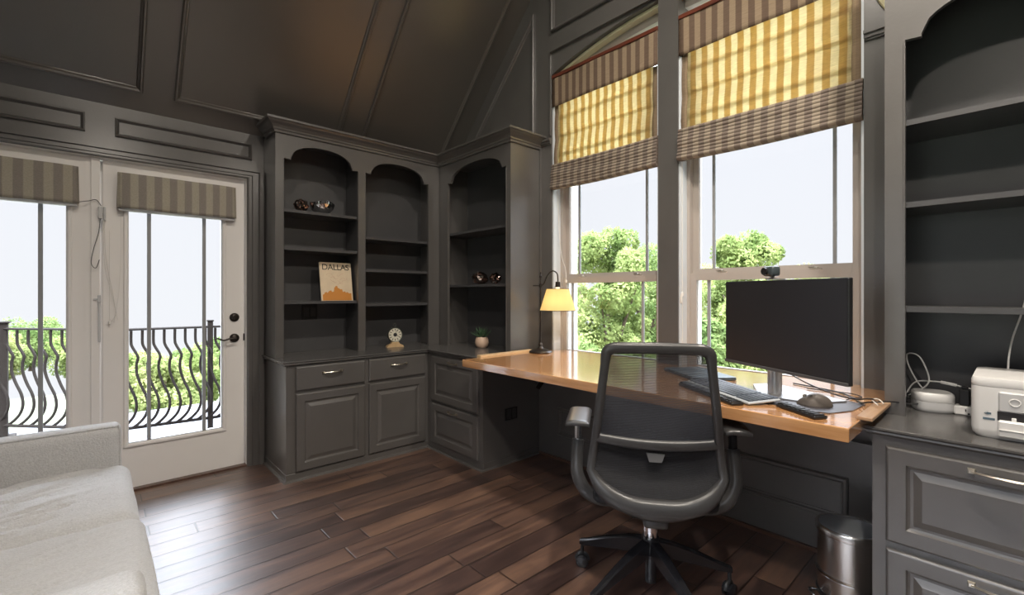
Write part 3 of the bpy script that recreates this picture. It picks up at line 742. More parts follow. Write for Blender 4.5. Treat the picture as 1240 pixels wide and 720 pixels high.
# upper bookcases
def arch_poly(u0, u1, v0, vs, va, vt, st0, st1, seg=22):
    """face frame outlines: returns list of convex-ish pieces: stiles + arched header strips"""
    pieces = [[(u0, v0), (u0 + st0, v0), (u0 + st0, vt), (u0, vt)], [(u1 - st1, v0), (u1, v0), (u1, vt), (u1 - st1, vt)]]
    a, b_ = u0 + st0, u1 - st1; sh = .045; c = (a + b_) / 2; hw = (b_ - a) / 2 - sh
    pts = [(a, vs), (a + sh, vs - .004)]
    for i in range(seg + 1):
        t = -1 + 2 * i / seg
        pts.append((c + hw * t, vs + .006 + (va - vs - .006) * math.sqrt(max(0, 1 - abs(t) ** 2.2))))
    pts += [(b_ - sh, vs - .004), (b_, vs)]
    for p, q in zip(pts, pts[1:]):
        if q[0] - p[0] > 1e-6: pieces.append([p, q, (q[0], vt), (p[0], vt)])
    return pieces
def bookcase(name, label, o, f, bays, depth, side, shelves, top=2.335, extra_ends=(True, True)):
    """f(u, v, w) maps to world (w toward the room); bays: list of (u0,u1) openings."""
    r = thing(name, label, 'bookcase', o); L = Vector(o); g = lambda u, v, w: Vector(f(u, v, w)) - L
    u0, u1 = side
    bm = B(); edges = [u0] + [(a[1] + b_[0]) / 2 for a, b_ in zip(bays, bays[1:])] + [u1]
    for i, (a, b_) in enumerate(bays):
        e0, e1 = edges[i], edges[i + 1]
        for p in arch_poly(e0, e1, ZC, 2.150, 2.262, top, a - e0, e1 - b_): prism(bm, p, 0, -.020, g)
    obj('face_frame', bm, PAINT, r)
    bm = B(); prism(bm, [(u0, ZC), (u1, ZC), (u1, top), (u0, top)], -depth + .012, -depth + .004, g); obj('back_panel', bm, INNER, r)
    for k, e in enumerate((u0, u1)):
        bm = B(); a, b_ = (e, e + .02) if k == 0 else (e - .02, e); prism(bm, [(a, ZC), (b_, ZC), (b_, top), (a, top)], -.020, -depth + .012, g); obj('side_panel', bm, PAINT, r)
    for e in edges[1:-1]:
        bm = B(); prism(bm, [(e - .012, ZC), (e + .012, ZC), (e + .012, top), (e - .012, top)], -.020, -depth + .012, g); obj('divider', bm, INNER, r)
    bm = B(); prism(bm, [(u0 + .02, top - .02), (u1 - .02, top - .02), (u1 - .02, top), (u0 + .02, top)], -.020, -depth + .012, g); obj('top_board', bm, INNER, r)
    for i, zs in enumerate(shelves):
        a = max(edges[i] + .020, bays[i][0] - .02); b_ = min(edges[i + 1] - .020, bays[i][1] + .02)
        a = edges[i] + (.021 if i == 0 else .013); b_ = edges[i + 1] - (.021 if i == len(shelves) - 1 else .013)
        for z in zs:
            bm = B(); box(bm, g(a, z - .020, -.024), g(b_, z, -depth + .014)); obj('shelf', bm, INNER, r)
    # bead along inner stile edges
    for a, b_ in bays:
        for e in (a - .004, b_ + .001):
            bm = B(); prism(bm, [(e, ZC + .001), (e + .003, ZC + .001), (e + .003, 2.14), (e, 2.14)], 0, .0035, g); obj('bead', bm, PAINT, r)
    return r
YF, XF = 3.385, 2.225
bookcase('bookcase', 'dark grey arched bookcase with two bays, beside the glass doors', (1.5, 3.5, ZC), lambda u, v, w: (u, YF - w, v), [(.966, 1.493), (1.553, 2.115)], .283, (.912, 2.223), [(1.807, 1.543, 1.165), (1.663, 1.408, 1.140)])
bookcase('bookcase', 'dark grey arched bookcase with one bay, against the window wall beside the table lamp', (2.4, 2.9, ZC), lambda u, v, w: (XF - w, u, v), [(2.510, 3.255)], .303, (2.460, 3.383), [(1.730, 1.293)])
# crown moulding over both
CR = [(0, 2.315), (.010, 2.315), (.012, 2.330), (.018, 2.334), (.020, 2.345), (.034, 2.360), (.052, 2.375), (.060, 2.386), (.068, 2.388), (.068, 2.402), (0, 2.402)]
bm = B(); sweep_plan(bm, [(XW - .002, 2.459), (XF, 2.459), (XF, YF), (.912, YF), (.912, 3.60)], CR)
crown = tag(obj('crown_moulding', bm, PAINT), 'dark grey stepped crown moulding capping the two corner bookcases', 'moulding')
# slim filler closing the gap between crown and ceiling is the crown's own top board
bm = B(); prism(bm, [(.914, YF + .002), (2.222, YF + .002), (2.222, 2.462), (2.52, 2.462), (2.52, 3.60), (.914, 3.60)], 2.336, 2.40, lambda u, v, w: (u, v, w))
obj('top_board', bm, PAINT, crown)

# right-hand base, counter and bookcase
cab3 = thing('drawer_cabinet', 'large dark grey drawer cabinet under the printer, beside the steel bin', 'cabinet', (2.25, 0, 0)); L4 = Vector(cab3.location)
yr1 = .335; yr0 = -.31
bm = B(); box(bm, Vector((1.975, yr0, .05)) - L4, Vector((2.525, yr1, .742)) - L4); obj('body', bm, PAINT, cab3)
bm = B(); box(bm, Vector((1.985, yr0, 0)) - L4, Vector((2.52, yr1, .05)) - L4); obj('plinth', bm, PAINT, cab3)
gR = lambda u, v, w: Vector((1.975 - w, u, v)) - L4
for v0, v1 in ((.395, .712), (.062, .372)):
    bm = B(); rectloops(bm, -.275, .297, v0, v1, RAISED, gR); dr = obj('drawer', bm, PAINT, cab3)
    handle(dr, gR(.011, v1 - .026, .020), (0, 1, 0), (-1, 0, 0), .082)
ct2 = thing('countertop', 'dark grey painted countertop holding the white printer', 'countertop', (2.2, 0, .742)); L5 = Vector(ct2.location)
bm = B(); sweep_plan(bm, [(2.52 - L5.x, yr1 - L5.y), (1.975 - L5.x, yr1 - L5.y), (1.975 - L5.x, yr0 - L5.y)][::-1], [(o, z - .01 - L5.z) for o, z in EDGE][::1])
obj('moulded_edge', bm, TOPP, ct2)
bm = B(); box(bm, Vector((1.975, yr0, .743)) - L5, Vector((2.525, yr1 - .0005, ZC - .0105)) - L5); obj('top', bm, TOPP, ct2)
ZC2 = ZC - .010
ZSAVE = ZC; ZC = ZC2
b3 = bookcase('bookcase', 'tall dark grey arched bookcase behind the white printer at the right', (2.4, 0, ZC), lambda u, v, w: (2.205 - w, u, v), [(-.262, .278)], .32, (-.31, .337), [(1.861, 1.557, 1.171)], top=2.62)
ZC = ZSAVE

# ------------------------------------------------------------------ wall under the desk
for i, (a, b_) in enumerate(((1.47, 2.275), (.515, 1.335))):
    bm = B(); polyring(bm, [(a, .182), (b_, .182), (b_, .382), (a, .382)], [(0, 0), (0, .012), (.006, .018), (.016, .018), (.022, .008), (.028, .006), (.030, 0)], fR); struct('trim_%d' % (19 + i), bm, PAINT)
bm = B()
for z0, z1, w in ((.475, .490, .010), (.490, .503, .018), (.503, .520, .026), (.520, .548, .032), (.548, .566, .050)):
    prism(bm, [(.338, z0), (2.460, z0), (2.460, z1), (.338, z1)], 0, w, fR)
struct('trim_21', bm, PAINT)
bm = B(); prism(bm, [(.338, 0), (2.455, 0), (2.455, .018), (.338, .018)], 0, .016, fR); struct('baseboard_right', bm, SHOEW)

# ------------------------------------------------------------------ desk
desk = thing('desk', 'long varnished oak plank desk built in under the windows', 'desk', (2.1, 1.36, .755)); LD = Vector(desk.location)
bm = B(); box(bm, Vector((1.733, .352, .755)) - LD, Vector((XW - .001, 2.375, .800)) - LD, .003, seg=2)
box(bm, Vector((XW - .02, W2[0] + .015, .762)) - LD, Vector((XW + .075, W2[1] - .015, .799)) - LD)
box(bm, Vector((XW - .02, W1[0] + .015, .762)) - LD, Vector((XW + .075, W1[1] - .015, .799)) - LD)
obj('desktop', bm, OAK, desk)
bm = B(); box(bm, Vector((1.880, 2.372, .784)) - LD, Vector((2.36, 2.412, .812)) - LD, .002); obj('edge_strip', bm, LTWOOD, desk)
bm = B(); box(bm, Vector((1.880, .318, .800)) - LD, Vector((2.205, .362, .812)) - LD, .002); obj('edge_strip', bm, STRIPW, desk)
bm = B()
Mx = Matrix.Translation(Vector((2.40, 2.25, .66)) - LD) @ Matrix.Rotation(math.radians(-42), 4, 'Y')
box(bm, (-.150, -.012, -.012), (.150, .012, .012), .002, Mx); box(bm, Vector((2.20, 2.235, .742)) - LD, Vector((2.52, 2.265, .755)) - LD); box(bm, Vector((2.505, 2.235, .54)) - LD, Vector((2.528, 2.265, .742)) - LD)
obj('bracket', bm, IRON, desk)

# ------------------------------------------------------------------ outlets
def outlet(c, ux, n, label, w=.115, h=.115, rec=2):
    c, ux, n = Vector(c), Vector(ux), Vector(n); uz = Vector((0, 0, 1))
    r = thing('wall_outlet', label, 'outlet', c)
    g = lambda u, v, d: ux * u + uz * v + n * d
    bm = B(); rectloops(bm, -w / 2, w / 2, -h / 2, h / 2, [(0, 0), (0, .004), (.003, .006)], g); obj('cover_plate', bm, BLACKP, r)
    bm = B()
    for k in range(rec):
        cx = (k - (rec - 1) / 2) * .048
        rectloops(bm, cx - .017, cx + .017, -.034, .034, [(0, .006), (0, .008), (.001, .009)], g)
    obj('socket', bm, CHAIRP, r)
outlet((1.226, 3.6565, 1.078), (1, 0, 0), (0, -1, 0), 'black double outlet on the back of the left bookcase bay, under the book')
outlet((XF + .303 - .0135, 2.56, 1.075), (0, 1, 0), (-1, 0, 0), 'black outlet on the back of the window-side bookcase, above the succulent', .075, .115, 1)
outlet((2.235, 2.4668, .352), (1, 0, 0), (0, -1, 0), 'black double outlet on the cabinet side below the desk', .118, .085)

# ------------------------------------------------------------------ shelf objects
# book / magazine leaning
bk = thing('book', 'cream and orange softcover leaning upright in the left bookcase bay', 'book', (1.372, 3.475, 1.165)); bk.rotation_euler = (math.radians(-9), 0, math.radians(3))
W_, H_ = .245, .292
bm = B(); box(bm, (-W_ / 2, 0, 0), (W_ / 2, .012, H_), .001); obj('pages', bm, principled('paper_white', (.7, .66, .58), .8), bk)
bm = B(); box(bm, (-W_ / 2 - .001, -.0015, 0), (W_ / 2 + .001, 0, H_ + .001)); cov = obj('cover', bm, PAPER, bk)
text_mesh('title_lettering', 'DALLAS', .064, Matrix.Translation((0, -.0022, H_ - .056)) @ Matrix.Rotation(PI / 2, 4, 'X'), INK, cov, spacing=.93)
bm = B(); sky = [(-.112, .045), (-.1, .05), (-.095, .062), (-.08, .066), (-.075, .058), (-.06, .075), (-.045, .078), (-.04, .066), (-.025, .07), (-.02, .10), (-.012, .105), (-.01, .112), (.004, .112), (.006, .098), (.02, .092), (.024, .086), (.04, .088), (.045, .066), (.06, .072), (.07, .06), (.08, .066), (.095, .055), (.112, .058)]
for p, q in zip(sky, sky[1:]):
    prism(bm, [(p[0], .002), (q[0], .002), (q[0], q[1]), (p[0], p[1])], -.0016, -.0021, lambda u, v, w: (u, w, v))
obj('skyline_print', bm, ORANGE, cov)
bm = B(); r7 = random.Random(3)
for k in range(9):
    a = (r7.uniform(-.075, .05), r7.uniform(.13, .21)); pts = [(a[0] + t * .045 + .006 * math.sin(t * 6 + k), -.002, a[1] + .012 * math.sin(t * 4 + k * 2)) for t in [i / 6 for i in range(7)]]
    tube(bm, pts, .0007, 4)
obj('script_scribbles', bm, PINKINK, cov)
# bowl and nugget on the top shelf
bm = B(); lathe(bm, [(0, .001), (.020, .001), (.032, .006), (.052, .024), (.062, .048), (.063, .058), (.060, .058), (.056, .046), (.046, .026), (.028, .010), (0, .007)], (0, 0, 0), 32)
for v in bm.verts: v.co.z += .004 * math.sin(3 * math.atan2(v.co.y, v.co.x)) * (v.co.z / .05); v.co *= 1.45
tag(obj('silver_bowl', bm, MIRROR, smooth=True, loc=(1.262, 3.50, 1.808)), 'small shiny silver bowl on the top shelf of the left bookcase', 'bowl')
def nugget(name, r_, loc, label, cat, seed, mats, squash=.8):
    bm = B(); bmesh.ops.create_icosphere(bm, subdivisions=3, radius=r_)
    for v in bm.verts:
        n = noise.noise(v.co * (2.2 / r_) + Vector((seed, 0, 0))); c_ = v.co.copy()
        v.co = c_ * (1 + .35 * n); v.co.z *= squash
    mn = min(v.co.z for v in bm.verts)
    for v in bm.verts: v.co.z -= mn
    for f_ in bm.faces:
        f_.material_index = 1 if noise.noise(f_.calc_center_median() * (2.5 / r_) + Vector((9, seed, 0))) > .05 else 0
    return tag(obj(name, bm, mats, loc=loc), label, cat)
nugget('metallic_ornament', .046, (1.115, 3.50, 1.808), 'dark lumpy ornament with a copper tip, left of the silver bowl', 'ornament', 1.3, [BRONZE, COPPER], 1.0)
nugget('metallic_ornament', .064, (2.37, 3.0, 1.294), 'larger lumpy silver and copper ornament on the window-side bookcase shelf', 'ornament', 4.2, [SMOKE, COPPER])
nugget('metallic_ornament', .046, (2.37, 2.80, 1.294), 'smaller lumpy silver and copper ornament right of the larger one', 'ornament', 7.7, [SMOKE, COPPER], .95)
# clock
ck = thing('desk_clock', 'round ivory-faced clock on a small wooden base on the counter', 'clock', (1.835, 3.45, ZC), math.radians(-14)); ck.scale = (1.2, 1.2, 1.2)
bm = B(); prism(bm, [(-.058, 0), (.058, 0), (.052, .012), (.030, .022), (.022, .036), (-.022, .036), (-.030, .022), (-.052, .012)], -.022, .022, lambda u, v, w: (u, w, v)); obj('base', bm, LTWOOD, ck)
Mc = Matrix.Translation((0, 0, .084)) @ Matrix.Rotation(PI / 2, 4, 'X')
bm = B(); lathe(bm, [(0, -.014), (.046, -.014), (.052, -.006), (.053, .010), (.049, .015), (.045, .013), (.045, .010)], (0, 0, 0), 36, Mc); obj('case', bm, CLOCKR, ck, smooth=True)
bm = B(); lathe(bm, [(0, .011), (.045, .011), (.045, .009), (0, .009)], (0, 0, 0), 36, Mc); dl = obj('dial', bm, CLOCKF, ck)
bm = B()
for k in range(12):
    a = k * PI / 6; M = Mc @ Matrix.Rotation(a, 4, 'Z'); box(bm, (-.0022, .028, .0112), (.0022, .041, .0122), 0, M)
lathe(bm, [(0, .0125), (.013, .0125), (.013, .0112), (0, .0112)], (0, 0, 0), 20, Mc)
obj('numeral_marks', bm, INK, dl)
bm = B(); box(bm, (-.0015, 0, .0128), (.0015, .024, .0138), 0, Mc @ Matrix.Rotation(-2.0, 4, 'Z')); box(bm, (-.001, 0, .014), (.001, .034, .0148), 0, Mc @ Matrix.Rotation(-.3, 4, 'Z')); obj('hand', bm, INK, dl)
bm = B(); tube(bm, [(.010 * math.cos(a), 0, .149 + .010 * math.sin(a)) for a in [2 * PI * i / 16 for i in range(16)]], .0018, 6, closed=True); tube(bm, [(0, 0, .135), (0, 0, .141)], .003, 8); obj('hanging_ring', bm, CLOCKR, ck, smooth=True)
# succulent
pt = thing('potted_succulent', 'small spiky green succulent in a round tan pot on the counter', 'potted plant', (2.335, 2.93, ZC)); pt.scale = (1.18, 1.18, 1.18)
bm = B(); lathe(bm, [(0, 0), (.030, 0), (.042, .012), (.048, .034), (.045, .058), (.036, .074), (.033, .074), (.035, .066), (0, .064)], n=32); obj('pot', bm, TAN, pt, smooth=True)
bm = B(); lathe(bm, [(0, .068), (.034, .067), (.034, .064), (0, .064)], n=24); obj('soil', bm, SOIL, pt)
r5 = random.Random(5)
bm = B()
for k in range(46):
    a = k * 2.4; el = .25 + 1.2 * (k / 46) + r5.uniform(-.08, .08); ln = .074 - .014 * (k / 46) + r5.uniform(-.008, .008)
    d = Vector((math.cos(a) * math.cos(el), math.sin(a) * math.cos(el), math.sin(el))); p0 = Vector((math.cos(a) * .008, math.sin(a) * .008, .066))
    pts = [p0 + d * (ln * t) + Vector((0, 0, .014 * t * t)) for t in (0, .3, .6, 1)]
    tube(bm, pts, [.0048, .0066, .0046, .0004], 5, flat=.5)
obj('leaves', bm, SUCC, pt, smooth=True)

# ------------------------------------------------------------------ table lamp
lp = thing('table_lamp', 'bronze table lamp with a glowing yellow cone shade at the far end of the desk', 'lamp', (2.352, 2.283, .80))
bm = B(); lathe(bm, [(0, 0), (.080, 0), (.083, .006), (.078, .013), (.062, .018), (.046, .025), (.024, .030), (.016, .040), (.012, .048), (.016, .056), (.012, .064), (.008, .070)], n=36)
obj('base', bm, BRONZE, lp, smooth=True)
bm = B(); lathe(bm, [(.006, .06), (.0055, .45), (.0055, .53), (.010, .535), (.010, .545), (.004, .552), (.006, .560), (.004, .572), (0, .574)], n=16); obj('pole', bm, BRONZE, lp, smooth=True)
sx, sy = .0455, -.0415    # direction of arm
dirv = Vector((.50, -.866, 0)); 
A = lambda d, z: dirv * d + Vector((0, 0, z))
bm = B(); tube(bm, [A(-.055, .475), A(.0, .475)], .0035, 8); lathe(bm, [(0, -.012), (.011, -.012), (.011, .012), (0, .012)], (0, 0, .475), 14)
tube(bm, catmull([A(.0, .475), A(.025, .49), A(.05, .545), A(.085, .578), A(.118, .562), A(.125, .525), A(.125, .50)], 6), .0045, 8)
obj('swing_arm', bm, BRONZE, lp, smooth=True)
c_ = A(.125, 0)
bm = B(); lathe(bm, [(.0, .505), (.016, .50), (.018, .47), (.020, .462), (.0, .46)], c_, 16); obj('socket', bm, BRONZE, lp, smooth=True)
bm = B(); lathe(bm, [(.078, .452), (.126, .300), (.1245, .300), (.0765, .452)], c_, 40); obj('lamp_shade', bm, SHADE, lp, smooth=True)
bm = B(); tube(bm, [c_ + Vector((.1255 * math.cos(a), .1255 * math.sin(a), .300)) for a in [2 * PI * i / 32 for i in range(32)]], .0022, 6, closed=True); obj('shade_ring', bm, BRONZE, lp, smooth=True)
bm = B(); tube(bm, [c_ + Vector((.0775 * math.cos(a), .0775 * math.sin(a), .452)) for a in [2 * PI * i / 32 for i in range(32)]], .0022, 6, closed=True)
for k in range(3):
    a = k * 2 * PI / 3; tube(bm, [c_ + Vector((0, 0, .47)), c_ + Vector((.077 * math.cos(a), .077 * math.sin(a), .452))], .0015, 5)
obj('shade_ring', bm, BRONZE, lp, smooth=True)
bm = B(); lathe(bm, [(0, .355), (.018, .362), (.027, .385), (.022, .415), (.012, .44), (.012, .46), (0, .46)], c_, 20)
obj('bulb', bm, principled('warm_bulb', (.9, .8, .6), .4, emit=((1, .72, .38), 5)), lp, smooth=True)

# ------------------------------------------------------------------ monitor
mc = Vector((1.99, .637, 0)); md_ = Vector((-.494, -.869, 0)); mn_ = Vector((-.869, .494, 0))   # along (left->right), facing
MR = Matrix((( -md_.x, -mn_.x, 0, 0), (-md_.y, -mn_.y, 0, 0), (0, 0, 1, 0), (0, 0, 0, 1)))
mon_rz = math.atan2(md_.y, md_.x)
mon = thing('computer_monitor', 'large black flat-screen monitor with a silver stand on the oak desk', 'monitor', (2.13, .66, .80), mon_rz)
# local: +x to the right as seen, +y away from the chair (behind screen)
def toloc(v): 
    d = Vector(v) - Vector((2.13, .66, .80)); return Vector((d.x * math.cos(-mon_rz) - d.y * math.sin(-mon_rz), d.x * math.sin(-mon_rz) + d.y * math.cos(-mon_rz), d.z))
c0 = toloc((1.99, .637, 1.092)); hw, hh = .302, .181
bm = B(); box(bm, (c0.x - hw, c0.y, c0.z - hh), (c0.x + hw, c0.y + .020, c0.z + hh), .003); box(bm, (c0.x - hw * .6, c0.y + .018, c0.z - hh * .7), (c0.x + hw * .6, c0.y + .045, c0.z + hh * .6), .01); obj('housing', bm, BLACKP, mon)
bm = B(); box(bm, (c0.x - hw + .005, c0.y - .0015, c0.z - hh + .014), (c0.x + hw - .005, c0.y, c0.z + hh - .005)); obj('screen', bm, SCREEN, mon)
bm = B(); box(bm, (c0.x - hw, c0.y - .004, c0.z - hh), (c0.x + hw, c0.y, c0.z - hh + .012), .001); obj('lower_bezel', bm, principled('bezel_grey', (.10, .10, .105), .4), mon)
cs = Vector((.01, c0.y + .062, 0))
bm = B(); lathe(bm, [(0, .008), (.027, .008), (.027, .30), (0, .30)], cs, 28); box(bm, (cs.x - .03, cs.y - .03, .24), (cs.x + .03, cs.y, .33), .004); obj('stand_column', bm, SILVER, mon, smooth=True)
bm = B(); prism(bm, [(-.17, .13), (-.17, .02), (-.02, -.085), (.09, -.085), (.19, -.01), (.19, .13)], 0, .009, lambda u, v, w: (u, v + cs.y * .4, w)); obj('stand_base', bm, SILVER, mon)
# webcam
wc = thing('webcam', 'small dark webcam clipped on top of the monitor', 'webcam', (2.028, .660, 1.274), mon_rz); wc.scale = (1.2, 1.2, 1.15)
bm = B(); box(bm, (-.022, -.030, .012), (.026, .006, .048), .010, seg=3); obj('camera_body', bm, principled('webcam_teal_grey', (.05, .065, .07), .35), wc, smooth=True)
bm = B(); M = Matrix.Rotation(PI / 2, 4, 'X'); lathe(bm, [(0, 0), (.011, 0), (.013, -.004), (.013, .004), (0, .004)], (-.006, -.032, .030), 20, M); obj('lens', bm, BLACKP, wc, smooth=True)
bm = B(); box(bm, (-.020, -.018, .001), (.020, .006, .006), .001); box(bm, (-.006, -.014, .006), (.006, -.004, .014)); box(bm, (-.012, .004, .0008), (.012, .034, .004)); obj('clip', bm, SILVER, wc)

# keyboard etc, same yaw as monitor
kb_rz = math.atan2(-.83, -.56)
kb = thing('keyboard', 'grey computer keyboard with dark keys on the oak desk', 'keyboard', (1.988, .822, .80), kb_rz)
bm = B(); Mk = Matrix.Rotation(math.radians(4), 4, 'X')
box(bm, (-.222, -.068, .008), (.222, .068, .017), .003, Mk); obj('keyboard_body', bm, KEYB, kb)
bm = B()
for rr in range(6):
    y = -.056 + rr * .0205; x = -.214
    ws = [1] * 15
    if rr == 0: ws = [1.3, 1.3, 1.3, 6, 1.3, 1.3, 1, 1]
    sc = .335 / sum(ws)
    for w in ws:
        box(bm, (x + .0012, y, .017), (x + w * sc - .0012, y + .0165, .0215), 0, Mk); x += w * sc
    x = .130
    for k in range(4): box(bm, (x + .0012, y, .017), (x + .0195, y + .0165, .0215), 0, Mk); x += .021
obj('keys', bm, KEYP, kb, kind='stuff')
for x in (-.19, .19):
    bm = B(); box(bm, (x - .012, .045, 0), (x + .012, .052, .012)); obj('foot', bm, BLACKP, kb)
def wrist(loc, ln, label):
    bm = B(); box(bm, (-ln / 2, -.026, 0), (ln / 2, .026, .013), .006, seg=3)
    n = int(ln / .019)
    for i in range(n):
        x = -ln / 2 + ln * (i + .5) / n; box(bm, (x - .006, -.021, .010), (x + .006, .017, .0175), .003, seg=2)
    o = tag(obj('wrist_rest', bm, BLACKP, smooth=True, loc=loc), label, 'wrist rest', 'black ribbed wrist rests'); o.rotation_euler = (0, 0, kb_rz); return o
wrist((1.893, .868, .80), .40, 'long black wrist rest in front of the keyboard')
wrist((1.842, .515, .80), .185, 'short black wrist rest in front of the mouse mat')
# mouse mat, mouse
bm = B(); prism(bm, [(1.905, .655), (1.87, .53), (1.90, .44), (2.00, .395), (2.15, .385), (2.17, .45), (2.09, .60), (2.03, .655)], .80, .803, lambda u, v, w: (u, v, w)); tag(obj('mouse_mat', bm, MATP), 'thin dark mouse mat under the mouse', 'mouse mat')
bm = B(); bmesh.ops.create_icosphere(bm, subdivisions=4, radius=1)
for v in bm.verts:
    x, y, z = v.co; zz = max(z, -.05); hgt = .044 * (1 - .45 * max(0, y)) * (1 + .25 * max(0, -x))
    v.co = Vector((x * .038, y * .058, zz * hgt if zz > 0 else 0))
mo = thing('computer_mouse', 'dark taupe ergonomic mouse on the thin dark mat', 'mouse', (1.998, .512, .8035), kb_rz + PI + math.radians(-35))
obj('mouse_body', bm, MOUSEP, mo, smooth=True)
bm = B(); lathe(bm, [(0, -.003), (.008, -.003), (.008, .003), (0, .003)], (.004, .030, .0285), 14, Matrix.Rotation(PI / 2, 4, 'Y')); obj('scroll_wheel', bm, NICKEL, mo, smooth=True)
# laptop (closed) left of the monitor base
lt = thing('laptop', 'closed dark blue-grey laptop lying behind the keyboard', 'laptop', (2.295, 1.105, .80), kb_rz)
LTM = principled('slate_laptop_shell', (.12, .16, .19), .35, metal=.3)
bm = B(); box(bm, (-.165, -.105, .001), (.165, .105, .010), .003, seg=2); obj('laptop_base', bm, LTM, lt)
bm = B(); box(bm, (-.165, -.105, .011), (.165, .105, .017), .003, seg=2); obj('laptop_lid', bm, LTM, lt)
# cables on the desk
bm = B()
zc = .804
tube(bm, catmull([(2.40, .74, .86), (2.30, .62, .83), (2.22, .50, .812), (2.16, .42, .815), (2.115, .375, .83), (2.10, .352, .835)], 8), .003, 6)
tube(bm, catmull([(2.40, .70, zc), (2.33, .52, zc), (2.24, .44, zc), (2.15, .40, zc + .002), (2.11, .365, .82), (2.17, .31, .822), (2.30, .27, .80), (2.42, .24, .79)], 8), .0028, 6)
tube(bm, catmull([(2.31, .62, zc), (2.33, .48, zc), (2.28, .42, zc), (2.23, .44, zc), (2.18, .45, zc)], 8), .0022, 6)
tag(obj('monitor_cable', bm, BLACKC, smooth=True), 'dark cables trailing from the monitor across the desk end', 'cable')
bm = B()
tube(bm, catmull([(2.07, .335, .822), (2.115, .36, .83), (2.14, .345, .83), (2.11, .325, .822)], 6), .0022, 6)
tag(obj('charging_cable', bm, BLUEB, smooth=True), 'thin pale cable curling at the near end of the desk', 'cable')

# ------------------------------------------------------------------ things on the right counter
Z = ZC2
rt = thing('wifi_router', 'round-cornered white two-tier router on the dark counter', 'router', (2.40, .222, Z), math.radians(20))
def sq(r_, n=40, p=3.0): return [(math.copysign(abs(math.cos(a)) ** (2 / p), math.cos(a)) * r_, math.copysign(abs(math.sin(a)) ** (2 / p), math.sin(a)) * r_) for a in [2 * PI * i / n for i in range(n)]]
def stack(prof, base):
    bm = B(); rings = [[bm.verts.new((x * s, y * s, z)) for x, y in base] for s, z in prof]
    for A_, Q_ in zip(rings, rings[1:]):
        for k in range(len(base)): bm.faces.new([A_[k], A_[(k + 1) % len(base)], Q_[(k + 1) % len(base)], Q_[k]])
    bm.faces.new(rings[0][::-1]); bm.faces.new(rings[-1]); return bm
obj('lower_tier', stack([(.90, .0), (.97, .004), (1, .014), (1, .037)], sq(.060)), GREYP, rt, smooth=True)
obj('upper_tier', stack([(.97, .0375), (1, .040), (1, .060), (.97, .068), (.90, .072)], sq(.060)), WHITEP, rt, smooth=True)
bm = B(); box(bm, (2.37, .045, Z), (2.42, .160, Z + .034), .005)
ps = thing('power_strip', 'white power strip between the router and the printer', 'power strip', (2.395, .10, Z)); LP_ = Vector(ps.location)
for v in bm.verts: v.co -= LP_
obj('strip_body', bm, WHITEP, ps)
bm = B()
for dy in (-.016, .0):
    pass
gP = lambda u, v, w: Vector((2.3695 - w, u, v)) - LP_
for du, dv, a, b_ in ((.112, .020, .003, .009), (.128, .020, .003, .009), (.120, .008, .006, .006)): prism(bm, [(du - a / 2, Z + dv - b_ / 2), (du + a / 2, Z + dv - b_ / 2), (du + a / 2, Z + dv + b_ / 2), (du - a / 2, Z + dv + b_ / 2)], 0, .0006, gP)
obj('socket_slots', bm, INK, ps)
for k, (y, h, w) in enumerate(((.132, .060, .030), (.085, .07, .036))):
    bm = B(); box(bm, (-.018, -w / 2, 0), (.02, w / 2, h), .004); box(bm, (-.012, -w / 2 + .005, h), (.012, w / 2 - .005, h + .01), .003)
    tag(obj('plug_adapter', bm, BLACKP, loc=(2.398, y, Z + .0345)), ['black plug adapter on the power strip nearest the router', 'black plug adapter on the power strip nearest the printer'][k], 'adapter')
bm = B(); tube(bm, catmull([(2.44, .235, Z + .05), (2.46, .27, .86), (2.46, .30, .93), (2.44, .300, .975), (2.42, .262, .97), (2.42, .235, .90), (2.42, .24, .86), (2.45, .28, .82), (2.46, .31, .80)], 8), .0028, 6)
tube(bm, catmull([(2.46, .31, .80), (2.46, .28, .86), (2.44, .22, .875), (2.42, .16, .872), (2.41, .10, .862), (2.405, .075, .858)], 8), .0028, 6); tube(bm, [(2.435, .20, .876), (2.422, .155, .871)], .006, 8)
tag(obj('router_cable', bm, WHITEP, smooth=True), 'white cable looping up above the router', 'cable')
bm = B(); tube(bm, catmull([(2.44, .245, .79), (2.46, .285, .80), (2.45, .30, .815), (2.43, .295, .80), (2.46, .27, .785)], 8), .003, 6); tag(obj('black_cable', bm, BLACKC, smooth=True), 'dark cable bundle at the base of the bookcase stile left of the router', 'cable')
# printer
pr_ = thing('printer', 'white desktop printer on the dark counter at the right edge', 'printer', (2.2, -.08, Z)); LQ = Vector(pr_.location)
q = lambda x, y, z: Vector((x, y, z)) - LQ
px0, px1, py1, py0, pz1 = 2.062, 2.37, .100, -.25, .957
base = [(px0 + .03, py1), (px1 - .02, py1), (px1, py1 - .02), (px1, py0 + .02), (px1 - .02, py0), (px0 + .03, py0)]
def rr_rect(x0, x1, y0, y1, r_, n=6):
    P_ = []
    for cx_, cy_, a0 in ((x1 - r_, y1 - r_, 0), (x0 + r_, y1 - r_, PI / 2), (x0 + r_, y0 + r_, PI), (x1 - r_, y0 + r_, 1.5 * PI)):
        for i in range(n + 1): a = a0 + PI / 2 * i / n; P_.append((cx_ + r_ * math.cos(a), cy_ + r_ * math.sin(a)))
    return P_
bp = rr_rect(px0, px1, py0, py1, .022)
cxm, cym = (px0 + px1) / 2, (py0 + py1) / 2
